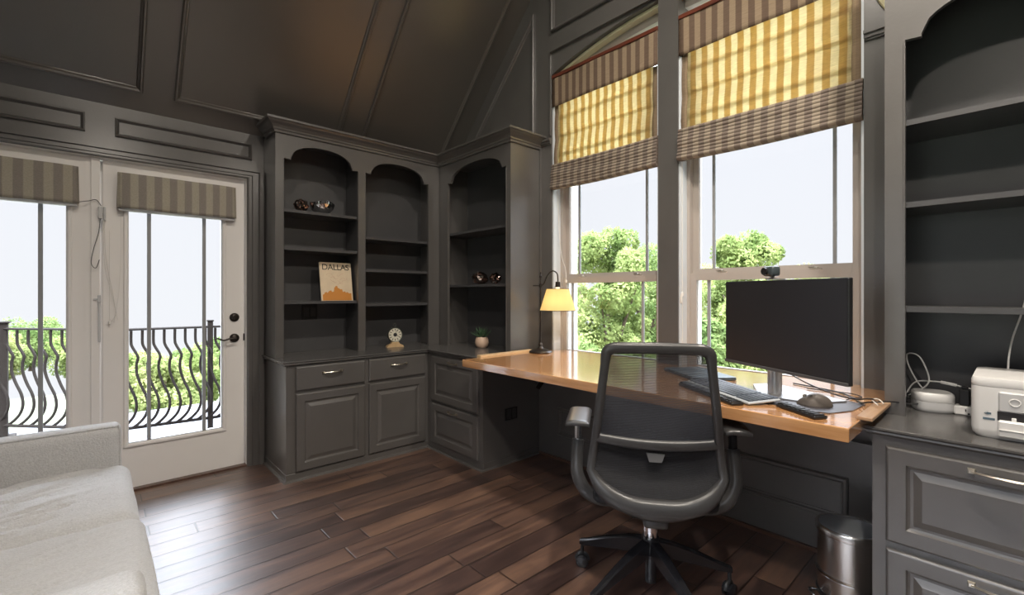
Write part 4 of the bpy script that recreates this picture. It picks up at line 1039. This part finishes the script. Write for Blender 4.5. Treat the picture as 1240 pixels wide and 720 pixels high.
def stackw(prof, poly, c):
    bm = B(); rings = [[bm.verts.new(q(c[0] + (x - c[0]) * s, c[1] + (y - c[1]) * s, z)) for x, y in poly] for s, z in prof]
    for A_, Q_ in zip(rings, rings[1:]):
        for k in range(len(poly)): bm.faces.new([A_[k], A_[(k + 1) % len(poly)], Q_[(k + 1) % len(poly)], Q_[k]])
    bm.faces.new(rings[0][::-1]); bm.faces.new(rings[-1]); return bm
obj('body', stackw([(.93, Z), (.985, Z + .012), (1, Z + .028), (1, .929)], bp, (cxm, cym)), WHITEP, pr_, smooth=True)
obj('scanner_lid', stackw([(.995, .930), (1, .932), (1, .948), (.985, .956), (.95, pz1)], bp, (cxm, cym)), WHITEP, pr_, smooth=True)
bm = B(); box(bm, q(px0 - .006, .040, .858), q(px0 + .02, -.24, .918), .004); fp = obj('front_panel', bm, GREYP, pr_)
bm = B(); tube(bm, [q(px0 - .007, .005 + .0115 * math.cos(a), .889 + .0105 * math.sin(a)) for a in [2 * PI * i / 28 for i in range(28)]], .0016, 6, closed=True); obj('ring_emblem', bm, WHITEP, fp)
bm = B(); box(bm, q(px0 - .002, .042, .829), q(px0 + .005, -.24, .857)); obj('paper_slot', bm, INK, pr_)
bm = B(); box(bm, q(px0 - .018, .040, Z + .012), q(px0 + .02, -.24, .832), .004); box(bm, q(px0 - .022, .038, Z + .034), q(px0 - .016, -.24, Z + .0355)); obj('paper_tray', bm, WHITEP, pr_)
bm = B(); box(bm, q(px0 - .008, .012, .832), q(px0 + .002, .002, .842), .001); obj('tray_catch', bm, WHITEP, pr_)
bm = B(); e0 = lambda y, z: q(px0 - .0006, y, z)
yc_, zc_ = .060, .835
for k in range(3):
    s_ = .010 - k * .003
    tube(bm, [q(px0 - .001, yc_ + s_, zc_ + .012), q(px0 - .001, yc_, zc_ + .012 + s_), q(px0 - .001, yc_ - s_, zc_ + .012), q(px0 - .001, yc_, zc_ + .012 - s_)], .0007, 4, closed=True)
box(bm, q(px0 - .0012, yc_ - .013, zc_ - .008), q(px0 + .001, yc_ + .013, zc_ - .0015)); box(bm, q(px0 - .0012, yc_ - .005, zc_ + .009), q(px0 + .001, yc_ + .005, zc_ + .015))
obj('diamond_emblem', bm, principled('emblem_slate', (.10, .15, .19), .5), pr_)
bm = B(); tube(bm, catmull([(2.35, .022, pz1 - .003), (2.36, .02, 1.0), (2.40, .012, 1.06), (2.44, -.012, 1.16), (2.46, -.03, 1.26)], 8), .0028, 6)
tag(obj('printer_cable', bm, WHITEP, smooth=True), 'white cable rising behind the printer', 'cable')

# ------------------------------------------------------------------ steel bin
bn = thing('trash_can', 'brushed steel step trash can beside the right-hand drawer cabinet', 'trash can', (2.252, .458, 0)); bn.scale = (.93, .93, .885)
bm = B(); lathe(bm, [(0, .004), (.112, .004), (.114, .012), (.1145, .286), (0, .286)], n=56); obj('body', bm, STEEL, bn, smooth=True)
bm = B(); lathe(bm, [(.115, .0), (.119, .002), (.119, .020), (.1155, .022)], n=56); obj('base_ring', bm, BLACKP, bn, smooth=True)
bm = B(); lathe(bm, [(.1145, .2865), (.1135, .290), (.121, .291), (.122, .296), (.122, .316), (.118, .322), (.110, .322)], n=56); obj('lid_rim', bm, STEEL, bn, smooth=True)
bm = B(); lathe(bm, [(.110, .318), (.108, .3235), (.09, .330), (.05, .336), (0, .338)], n=56); obj('lid', bm, principled('lid_steel_window_sheen', (.40, .43, .45), .25, metal=.55), bn, smooth=True)  # pale blue-grey of the lid puts reflected window light into its colour
bm = B(); da = math.radians(135)
arc_ = [(.128 * math.cos(a), .128 * math.sin(a), .100 - .02 * abs(math.sin((a - da) * 2))) for a in [da + math.radians(t) for t in range(-24, 25, 4)]]
pd = Vector((math.cos(da), math.sin(da), 0)); sd_ = Vector((-pd.y, pd.x, 0))
tube(bm, catmull([pd * .112 + sd_ * .03 + Vector((0, 0, .012)), pd * .15 + sd_ * .028 + Vector((0, 0, .014)), pd * .158 + Vector((0, 0, .015)), pd * .15 - sd_ * .028 + Vector((0, 0, .014)), pd * .112 - sd_ * .03 + Vector((0, 0, .012))], 5), .006, 8)
obj('pedal', bm, CHROME, bn, smooth=True)
bm = B(); da = math.radians(150)
tube(bm, [(.119 * math.cos(a), .119 * math.sin(a), .105) for a in [da + math.radians(t) for t in range(-50, 51, 5)]], .006, 8, flat=1.4); obj('carry_handle', bm, CHROME, bn, smooth=True)

# ------------------------------------------------------------------ office chair
CA = math.radians(54.3)
ch = thing('office_chair', 'black mesh-back swivel office chair with armrests facing the desk', 'chair', (1.673, 1.003, 0), -CA)
# star base
leg_ang0 = None
# world leg azimuth (from seat centre): fifth leg away along (.888,.461)
wa = math.atan2(.461, .888); 
for k in range(5):
    a = wa + k * 2 * PI / 5 + CA      # into local frame
    d = Vector((math.cos(a), math.sin(a), 0)); s_ = Vector((-d.y, d.x, 0))
    bm = B(); rings = []
    for t, hw_, zt_, zb_ in ((.028, .020, .228, .172), (.10, .019, .210, .150), (.20, .016, .172, .128), (.29, .0135, .132, .104), (.323, .012, .120, .100)):
        c = d * t; rings.append([bm.verts.new(c + s_ * u + Vector((0, 0, z))) for u, z in ((-hw_, zb_), (hw_, zb_), (hw_, zt_ - .006), (hw_ * .6, zt_), (-hw_ * .6, zt_), (-hw_, zt_ - .006))])
    for A_, Q_ in zip(rings, rings[1:]):
        for i in range(6): bm.faces.new([A_[i], A_[(i + 1) % 6], Q_[(i + 1) % 6], Q_[i]])
    bm.faces.new(rings[0][::-1]); bm.faces.new(rings[-1]); obj('base_leg', bm, CHAIRB, ch)
    e = d * .315
    bm = B(); tube(bm, [e + Vector((0, 0, .104)), e + Vector((0, 0, .058))], .008, 10)
    ca = a + 1.1 * (k - 2); w = Vector((math.cos(ca), math.sin(ca), 0)); f_ = Vector((-w.y, w.x, 0))
    hood = [e + f_ * (.024 * math.cos(t)) + Vector((0, 0, .029 + .030 * math.sin(t))) for t in [PI * i / 8 for i in range(9)]]
    tube(bm, hood, .005, 8, flat=2.0); cs_ = obj('caster', bm, BLACKP, ch, smooth=True)
    for sgn in (-1, 1):
        bm = B(); M = Matrix.Translation(e + w * (.0125 * sgn) + Vector((0, 0, .0275))) @ Matrix((( f_.x, 0, w.x, 0), (f_.y, 0, w.y, 0), (0, 1, 0, 0), (0, 0, 0, 1)))
        lathe(bm, [(0, -.009), (.020, -.009), (.027, -.006), (.0275, 0), (.027, .006), (.020, .009), (0, .009)], (0, 0, 0), 24, M); obj('wheel', bm, CHAIRB, cs_, smooth=True)
bm = B(); lathe(bm, [(0, .165), (.033, .165), (.036, .19), (.036, .232), (.031, .24), (0, .24)], n=28); obj('hub', bm, CHAIRB, ch, smooth=True)
bm = B(); lathe(bm, [(0, .055), (.022, .055), (.022, .17), (.022, .235), (.027, .24), (.027, .30), (.015, .305), (.015, .37), (0, .37)], n=24); obj('gas_column', bm, CHROME if False else CHAIRB, ch, smooth=True)
bm = B(); lathe(bm, [(.028, .235), (.030, .24), (.030, .275), (.027, .292), (.018, .296)], n=24); obj('column_collar', bm, CHROME, ch, smooth=True)
bm = B(); box(bm, (-.09, -.13, .355), (.09, .11, .412), .02, seg=3); box(bm, (-.045, -.235, .375), (.045, -.10, .435), .016, seg=3); obj('tilt_mechanism', bm, CHAIRP, ch, smooth=True)
# seat
bm = B(); rbox_grid(bm, -.225, .225, -.205, .265, .425, .495, .033, .03, lambda w, n: Vector((0, 0, (.010 * (w.x / .245) ** 2 - .02 * max(0, (w.y - .12) / .14) ** 2) if w.z > .46 else 0))); obj('seat', bm, SEATF, ch, smooth=True)
bm = B(); rbox_grid(bm, -.175, .175, -.16, .23, .405, .426, .010, .05); obj('seat_pan', bm, CHAIRP, ch, smooth=True)
# back frame
def yb(z):      # side profile of the back
    return -.245 - .035 * math.sin((z - .44) / .61 * PI * .9) * 0 + .045 * math.exp(-((z - .62) / .12) ** 2) - .10 * max(0, (z - .62)) ** 1.25
def hwid(z): return .262 - .074 * max(0, (z - .50) / .545) ** .85
ZTOP, ZB0 = 1.040, .470
loop = []
for i in range(13):            # right side up
    z = .565 + (.998 - .565) * i / 12; loop.append((hwid(z) - .018, z))
for i in range(1, 8):          # top right corner
    a = PI / 2 * i / 8; r_ = .028; loop.append((hwid(.998) - .018 - r_ + r_ * math.cos(a), .998 + .027 * math.sin(a)))
for i in range(9): x = (hwid(.998) - .046) * (1 - i / 4); loop.append((x, 1.0255 + .004 * math.cos(x * 8)))
for i in range(7, 0, -1):
    a = PI / 2 * i / 8; r_ = .028; loop.append((-(hwid(.998) - .018 - r_ + r_ * math.cos(a)), .998 + .027 * math.sin(a)))
for i in range(12, -1, -1):
    z = .565 + (.998 - .565) * i / 12; loop.append((-(hwid(z) - .018), z))
bx = hwid(.52) - .022
for i in range(1, 24):         # curved bottom
    t = -1 + 2 * i / 24; loop.append((bx * t * (1 if abs(t) < .9 else .985), .455 + .105 * abs(t) ** 3.2))
bm = B(); tube(bm, [(x, yb(z), z) for x, z in loop], [(.0155 + .005 * max(0, min(1, (z - .97) / .05))) if z > .56 else .0155 + .017 * min(1, (.56 - z) / .08) for x, z in loop], 12, closed=True, flat=.62, up=Vector((0, 1, 0)))
bf = obj('back_frame', bm, CHAIRP, ch, smooth=True)
bm = B()
for x in [i / 16 - 1 for i in range(33)]: pass
pts = [((hwid(.68) - .02) * t, yb(.675) - .004, .672 + .018 * t * t) for t in [i / 12 - 1 for i in range(25)]]
tube(bm, pts, .019, 10, flat=.5, up=Vector((0, 1, 0))); obj('cross_bar', bm, CHAIRP, ch, smooth=True)
bm = B(); tube(bm, [(x, yb(.46) + .006, .437 + .035 * (abs(x) / .2) ** 2) for x in [-.16 + .32 * i / 12 for i in range(13)]], [.012 + .020 * math.sin(PI * i / 12) for i in range(13)], 10, flat=.9, up=Vector((0, 1, 0))); obj('back_support', bm, CHAIRP, ch, smooth=True)
def panel(name, z0f, z1f, mat, inset):
    bm = B(); nz, nx = 26, 24; G = []
    for i in range(nz + 1):
        row = []
        for j in range(nx + 1):
            t = -1 + 2 * j / nx; s = i / nz
            zz0, zz1 = z0f(t), z1f(t); z = zz0 + (zz1 - zz0) * s
            x = (hwid(max(z, .52)) - inset) * t
            row.append(bm.verts.new((x, yb(z) + .030 * (1 - t * t) * math.sin(PI * s) + .003, z)))
        G.append(row)
    for i in range(nz):
        for j in range(nx): bm.faces.new([G[i][j], G[i][j + 1], G[i + 1][j + 1], G[i + 1][j]])
    return obj(name, bm, mat, ch, smooth=True)
panel('upper_mesh', lambda t: .685 + .018 * t * t, lambda t: 1.018 - .03 * abs(t) ** 8, MESHU, .024)
panel('lower_mesh', lambda t: .470 + .075 * abs(t) ** 3, lambda t: .655 + .018 * t * t, MESHL, .028)
bm = B(); prism(bm, [(-.032, .640), (-.022, .610), (.022, .610), (.032, .640)], yb(.63) - .012, yb(.63) - .002, lambda u, v, w: (u, w, v)); obj('lumbar_tab', bm, principled('tab_grey', (.12, .12, .12), .5), ch)
for s_ in (-.96, 1):
    bm = B()
    tube(bm, catmull([(s_ * .10, -.06, .40), (s_ * .20, -.08, .405), (s_ * .262, -.085, .43), (s_ * .300, -.075, .49), (s_ * .305, -.055, .56), (s_ * .300, -.045, .625)], 7), [.024 - .005 * min(1, i / 30) for i in range(36)], 12, flat=1.25)
    obj('arm_bracket', bm, CHAIRP, ch, smooth=True)
    bm = B(); tube(bm, [(s_ * .300, -.045, .60), (s_ * .298, -.040, .700)], .0125, 14, flat=1.3); obj('arm_post', bm, CHROME if s_ < 0 else CHAIRB, ch, smooth=True)
    bm = B(); rbox_grid(bm, s_ * .298 - .048, s_ * .298 + .048, -.145, .105, .702, .724, .0105, .012, lambda w, n: Vector((0, 0, -.006 * (abs(w.x - s_ * .298) / .045) ** 3)) if True else None)
    obj('arm_pad', bm, CHAIRP if s_ > 0 else CHAIRP, ch, smooth=True)

# ------------------------------------------------------------------ sofa
sf = thing('sofa', 'pale grey fabric sofa with slim arms in front of the glass doors', 'sofa', (-.38, 2.08, 0)); LS = Vector(sf.location)
def soft(name, x0, x1, y0, y1, z0, z1, rad, wr=0., seed=0., res=.03, puff=0., par=sf):
    bm = B()
    def dp(w, n):
        tx = (w.x - x0) / (x1 - x0); ty = (w.y - y0) / (y1 - y0); d = Vector((0, 0, 0))
        topf = max(0, (w.z - z0) / (z1 - z0)) ** 2
        d.z += puff * max(0, 16 * tx * (1 - tx) * ty * (1 - ty)) ** .5 * topf * 1.3 - .012 * topf * abs(2 * ty - 1) ** 8
        if wr:
            p = Vector((w.x * 2.4, w.y * 15 - w.x * 5, seed)); v = noise.noise(p); v2 = noise.noise(Vector((w.x * 4, w.y * 30 - w.x * 9, seed + 3)))
            m_ = math.exp(-((tx - .5) / .33) ** 2) * topf
            d.z += wr * (.25 * v2 - .75 * max(0, 1 - abs(v) * 4.5) ** 2 - .35 * max(0, 1 - abs(v2) * 3.5) ** 2) * m_
        d += n * (.004 * noise.noise(w * 5 + Vector((seed, 0, 0))))
        return d
    rbox_grid(bm, x0 - LS.x, x1 - LS.x, y0 - LS.y, y1 - LS.y, z0, z1, rad, res, lambda w, n: dp(w + LS, n))
    return obj(name, bm, SOFA, par, smooth=True)
SX1 = .125
soft('seat_base', -.88, SX1 - .03, 1.36, 2.80, .09, .30, .03, res=.05)
soft('seat_cushion', -.62, SX1, 2.088, 2.775, .27, .448, .055, .034, 2.3, .012, .016)
soft('seat_cushion', -.62, SX1 + .006, 1.375, 2.046, .27, .466, .050, .016, 8.1, .012, .010)
soft('arm', -.88, .098, 2.780, 2.90, .09, .615, .030, res=.02)
soft('arm', -.88, .085, 1.235, 1.365, .09, .600, .030, res=.02)
soft('backrest', -.92, -.72, 1.28, 2.86, .09, .74, .05, res=.04)
soft('back_cushion', -.74, -.56, 2.07, 2.77, .45, .80, .06, .0, 1., .02, 0)
soft('back_cushion', -.74, -.56, 1.38, 2.05, .45, .80, .06, .0, 4., .02, 0)
# arm piping
for (xa, ya, zt) in ((.098, 2.780, .615),):
    bm = B(); pts = [(xa - .006, ya + .006, z) for z in [.12 + .46 * i / 12 for i in range(13)]]
    P_ = [Vector((xa - .008, ya + .012, .12)) - LS, Vector((xa - .008, ya + .012, .35)) - LS, Vector((xa - .008, ya + .012, zt - .03)) - LS, Vector((xa - .03, ya + .012, zt - .008)) - LS, Vector((xa - .1, ya + .012, zt - .006)) - LS, Vector((-.6, ya + .012, zt - .006)) - LS]
    tube(bm, catmull(P_, 8), .005, 8); obj('piping', bm, SOFA, sf, smooth=True)
for x in (-.83, .03):
    for y in (1.42, 2.74):
        bm = B(); lathe(bm, [(0, 0), (.018, 0), (.026, .095), (0, .095)], Vector((x, y, 0)) - LS, 16); obj('leg', bm, SHOEW, sf, smooth=True)

# ------------------------------------------------------------------ unseen ceiling lights added on the near slope to brighten the room
for k, (x, v) in enumerate(((.1, .9), (1.5, .9), (.1, 2.3), (1.5, 2.3))):
    c = Vector(fC2(x, v, 0)); n = Vector((0, S / SL, -1 / SL))
    zax = n; xax = Vector((1, 0, 0)); yax = zax.cross(xax)
    M = Matrix(((xax.x, yax.x, zax.x, 0), (xax.y, yax.y, zax.y, 0), (xax.z, yax.z, zax.z, 0), (0, 0, 0, 1)))
    t = thing('added_ceiling_light', 'round ceiling light added on the near slope, number %s from the left wall' % ('one', 'two', 'one', 'two')[k] if False else 'round ceiling light added unseen in the near roof slope to brighten the room', 'ceiling light', c, group='added ceiling lights')
    bm = B(); lathe(bm, [(.075, 0), (.100, .0), (.100, .006), (.085, .010), (.075, .006)], (0, 0, 0), 28, M); obj('trim_ring', bm, WHITEP, t, smooth=True)
    bm = B(); lathe(bm, [(0, .002), (.075, .002), (.075, .0005), (0, .0005)], (0, 0, 0), 28, M); obj('lens', bm, ADDLENS, t)
    ld = bpy.data.lights.new('added_downlight', 'AREA'); ld.shape = 'DISK'; ld.size = .15; ld.energy = 19; ld.color = (1, .91, .80); ld.spread = math.radians(125)
    lo = bpy.data.objects.new('added_downlight', ld); COL.objects.link(lo); lo.location = c + n * .02
    lo.rotation_euler = Vector((.30, .42, -1)).to_track_quat('-Z', 'Y').to_euler()
ld = bpy.data.lights.new('lamp_bulb_light', 'POINT'); ld.energy = .8; ld.color = (1, .88, .68); ld.shadow_soft_size = .025
lo = bpy.data.objects.new('lamp_bulb_light', ld); COL.objects.link(lo); lo.location = Vector(lp.location) + c_ * 0 + A(.125, .335)

# ------------------------------------------------------------------ outside
bm = B(); box(bm, (-4, YW + .19, -.16), (6, 6.4, -.06)); struct('floor_balcony', bm, DECKM)
bm = B(); box(bm, (-30, -30, -3.2), (26, 27, -3.0)); o = struct('ground', bm, LAWN)
# balcony railing
rl = thing('balcony_railing', 'dark wrought iron balcony railing with bellied balusters outside the glass doors', 'railing', (.2, 5.3, -.06)); LR = Vector(rl.location)
path = [Vector((-1.7, 6.15, 0)), Vector((-.60, 5.97, 0)), Vector((.20, 5.10, 0)), Vector((.80, 5.03, 0)), Vector((1.9, 5.0, 0))]
bm = B()
for a, b_ in zip(path, path[1:]): tube(bm, [a + Vector((0, 0, .912)) - LR, b_ + Vector((0, 0, .912)) - LR], .018, 8, flat=.6)
obj('top_rail', bm, IRON, rl)
bm = B()
for a, b_ in zip(path, path[1:]): tube(bm, [a + Vector((0, 0, .07)) - LR, b_ + Vector((0, 0, .07)) - LR], .014, 8)
obj('bottom_rail', bm, IRON, rl)
for p, r_ in ((path[1], .045), (path[3], .020)):
    bm = B(); box(bm, p + Vector((-r_, -r_, -.06)) - LR, p + Vector((r_, r_, .96)) - LR, .004); box(bm, p + Vector((-r_ * 2, -r_ * 2, -.06)) - LR, p + Vector((r_ * 2, r_ * 2, -.03)) - LR, .004)
    box(bm, p + Vector((-r_ * 1.3, -r_ * 1.3, .96)) - LR, p + Vector((r_ * 1.3, r_ * 1.3, .975)) - LR, .004); obj('post', bm, IRON, rl)
bd = Vector((.80, -.60, 0))
for a, b_ in zip(path, path[1:]):
    ln = (b_ - a).length; n = max(1, int(ln / (.075 if a.x > .1 else .105))); 
    for k in range(n):
        p = a + (b_ - a) * ((k + .5) / n); bm = B()
        pr = [(.90, 0), (.80, 0), (.76, .012), (.70, .05), (.665, .062), (.62, .050), (.54, .050), (.44, .085), (.34, .135), (.25, .150), (.17, .125), (.11, .07), (.075, .02)]
        tube(bm, catmull([p + bd * (o_ * .9) + Vector((0, 0, z)) - LR for z, o_ in pr], 4), .0115, 6); obj('baluster', bm, IRON, rl, smooth=True)
# patio chair/dark item glimpsed low at the right of the railing
def tree(name, loc, h, rad, mat, label, seed, n=9000, leaf=.11, group=None, crown0=.28):
    t = thing(name, label, 'tree', loc, group=group); R_ = random.Random(seed)
    bm = B(); tube(bm, [(0, 0, 0), (.03, .02, h * .3), (-.04, .03, h * .7)], [rad * .07, rad * .055, rad * .03], 8)
    for k in range(5):
        a = k * 1.26 + seed; tube(bm, [(0, 0, h * .3), (math.cos(a) * rad * .3, math.sin(a) * rad * .3, h * .52), (math.cos(a) * rad * .6, math.sin(a) * rad * .6, h * .7)], [rad * .035, rad * .025, rad * .012], 6)
    obj('trunk', bm, BARK, t, smooth=True)
    blobs = []
    for k in range(56):
        a = R_.uniform(0, 2 * PI); s = R_.random() ** .5; z = R_.uniform(crown0, .93); w = math.sqrt(max(.05, 1 - ((z - .55) / .5) ** 2))
        blobs.append((Vector((math.cos(a) * s * rad * w * .8, math.sin(a) * s * rad * w * .8, z * h)), rad * R_.uniform(.18, .34)))
    V, F_ = [], []
    for k in range(n):
        c, r_ = blobs[R_.randrange(len(blobs))]
        d = Vector((R_.gauss(0, 1), R_.gauss(0, 1), R_.gauss(0, 1))).normalized(); p = c + d * r_ * R_.uniform(.75, 1.05)
        u = Vector((R_.gauss(0, 1), R_.gauss(0, 1), R_.gauss(0, 1))).normalized(); v = u.cross(d).normalized() if abs(u.dot(d)) < .98 else Vector((1, 0, 0))
        s = leaf * R_.uniform(.6, 1.2); u = (d * .5 + u * .8).normalized(); b0 = len(V)
        V += [tuple(p - u * s * .5), tuple(p + v * s * .32), tuple(p + u * s * .6), tuple(p - v * s * .32)]; F_.append((b0, b0 + 1, b0 + 2, b0 + 3))
    rawobj('foliage', V, F_, mat, t)
    return t
import math as _m
# beyond the window wall: polar about the camera, px -> direction
def at(px, dist, z=-3.0):
    k = (px - 620) / 557.; d = Vector((.673 + k * .7396, .7396 - k * .673, 0)); return (d.x * dist, d.y * dist, z)
G1 = 'trees beyond the tall windows'; G2 = 'trees beyond the balcony'
for i, (px, dist, h, rad, m, lab) in enumerate((
    (738, 12.5, 6.15, 1.35, TREEA, 'round bright green tree filling the far window'),
    (775, 15.5, 5.9, 1.6, TREEC, 'dense dark green tree behind the round one in the far window'),
    (668, 19, 5.4, 1.7, TREEB, 'olive green tree behind the table lamp'),
    (905, 12.0, 5.95, 1.25, TREEA, 'tall green tree rising above the webcam in the near window'),
    (866, 8.6, 4.0, .7, TREEC, 'slender dark green tree left of the monitor'),
    (985, 17, 5.2, 1.9, TREEB, 'yellow-green tree behind the monitor'),
    (1045, 11.5, 4.2, 1.4, TREEA, 'low green tree right of the monitor'),
    (840, 19, 5.4, 2.6, TREEB, 'broad pale tree behind the post between the windows'),
    (985, 7.2, 2.8, .7, TREEB, 'low yellow-green tree seen under the monitor'),
    (715, 9.5, 3.1, 1.2, TREEC, 'low leafy tree seen just above the far part of the desk'))):
    tree('leafy_tree', at(px, dist), h, rad, m, lab, 11 + i, 27000, .105, G1)
for i, (px, dist, h, rad, m, lab) in enumerate((
    (-10, 21, 2.35, 1.3, TREEB, 'low green tree at the left edge of the left door glass'),
    (38, 25, 2.75, 1.7, TREEC, 'rounded dark green tree in the left door glass'),
    (100, 22, 2.2, 1.3, TREEA, 'bushy green tree at the right side of the left door glass'),
    (150, 16, 2.2, 1.1, TREEA, 'bright green tree at the left side of the right door glass'),
    (200, 14, 2.35, 1.0, TREEB, 'yellow-green tree in the middle of the right door glass'),
    (238, 16, 2.3, 1.1, TREEA, 'leafy green tree behind the railing near the door handle'),
    (278, 21, 2.3, 1.3, TREEC, 'darker green tree at the right side of the right door glass'),
    (180, 11.5, 1.1, .6, TREEC, 'small shrub-like tree low behind the railing'),)):
    tree('leafy_tree', at(px, dist), h, rad, m, lab, 71 + i, 13000, .12, G2, crown0=.18)

# ------------------------------------------------------------------ sky, sun, camera
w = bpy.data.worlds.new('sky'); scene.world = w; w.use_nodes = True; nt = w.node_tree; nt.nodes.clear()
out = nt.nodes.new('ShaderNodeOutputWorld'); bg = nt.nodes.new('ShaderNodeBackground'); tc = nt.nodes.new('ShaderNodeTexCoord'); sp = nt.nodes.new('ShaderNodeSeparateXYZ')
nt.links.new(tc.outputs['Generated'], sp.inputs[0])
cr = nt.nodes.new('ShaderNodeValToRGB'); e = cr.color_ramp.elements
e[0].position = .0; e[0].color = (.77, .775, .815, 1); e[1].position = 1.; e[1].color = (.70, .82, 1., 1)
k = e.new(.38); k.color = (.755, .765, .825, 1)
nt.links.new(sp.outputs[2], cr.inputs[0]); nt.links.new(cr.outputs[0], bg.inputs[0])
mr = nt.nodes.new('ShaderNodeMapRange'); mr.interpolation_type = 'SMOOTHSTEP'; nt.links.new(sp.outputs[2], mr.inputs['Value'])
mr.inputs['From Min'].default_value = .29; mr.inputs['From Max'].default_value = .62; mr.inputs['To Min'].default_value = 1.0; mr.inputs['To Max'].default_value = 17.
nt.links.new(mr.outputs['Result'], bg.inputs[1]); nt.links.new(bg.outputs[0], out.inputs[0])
sl = bpy.data.lights.new('sun', 'SUN'); sl.energy = 2.6; sl.angle = math.radians(3); sl.color = (1, .95, .85)
so = bpy.data.objects.new('sun', sl); COL.objects.link(so); so.rotation_euler = Vector((0, .62, -1.0)).to_track_quat('-Z', 'Y').to_euler()

cam = bpy.data.cameras.new('camera'); co = bpy.data.objects.new('camera', cam); COL.objects.link(co); scene.camera = co
cam.sensor_fit = 'HORIZONTAL'; cam.sensor_width = 36.; cam.lens = 36. * 557 / 1240; cam.shift_y = -(360 - 355) / 1240.
cam.clip_start = .05; cam.clip_end = 300
co.location = (0, 0, 1.22); co.rotation_euler = (PI / 2, 0, -math.radians(42.3))
vs = scene.view_settings; vs.view_transform = 'Standard'; vs.look = 'None'; vs.exposure = .36; vs.gamma = 1; vs.use_curve_mapping = False
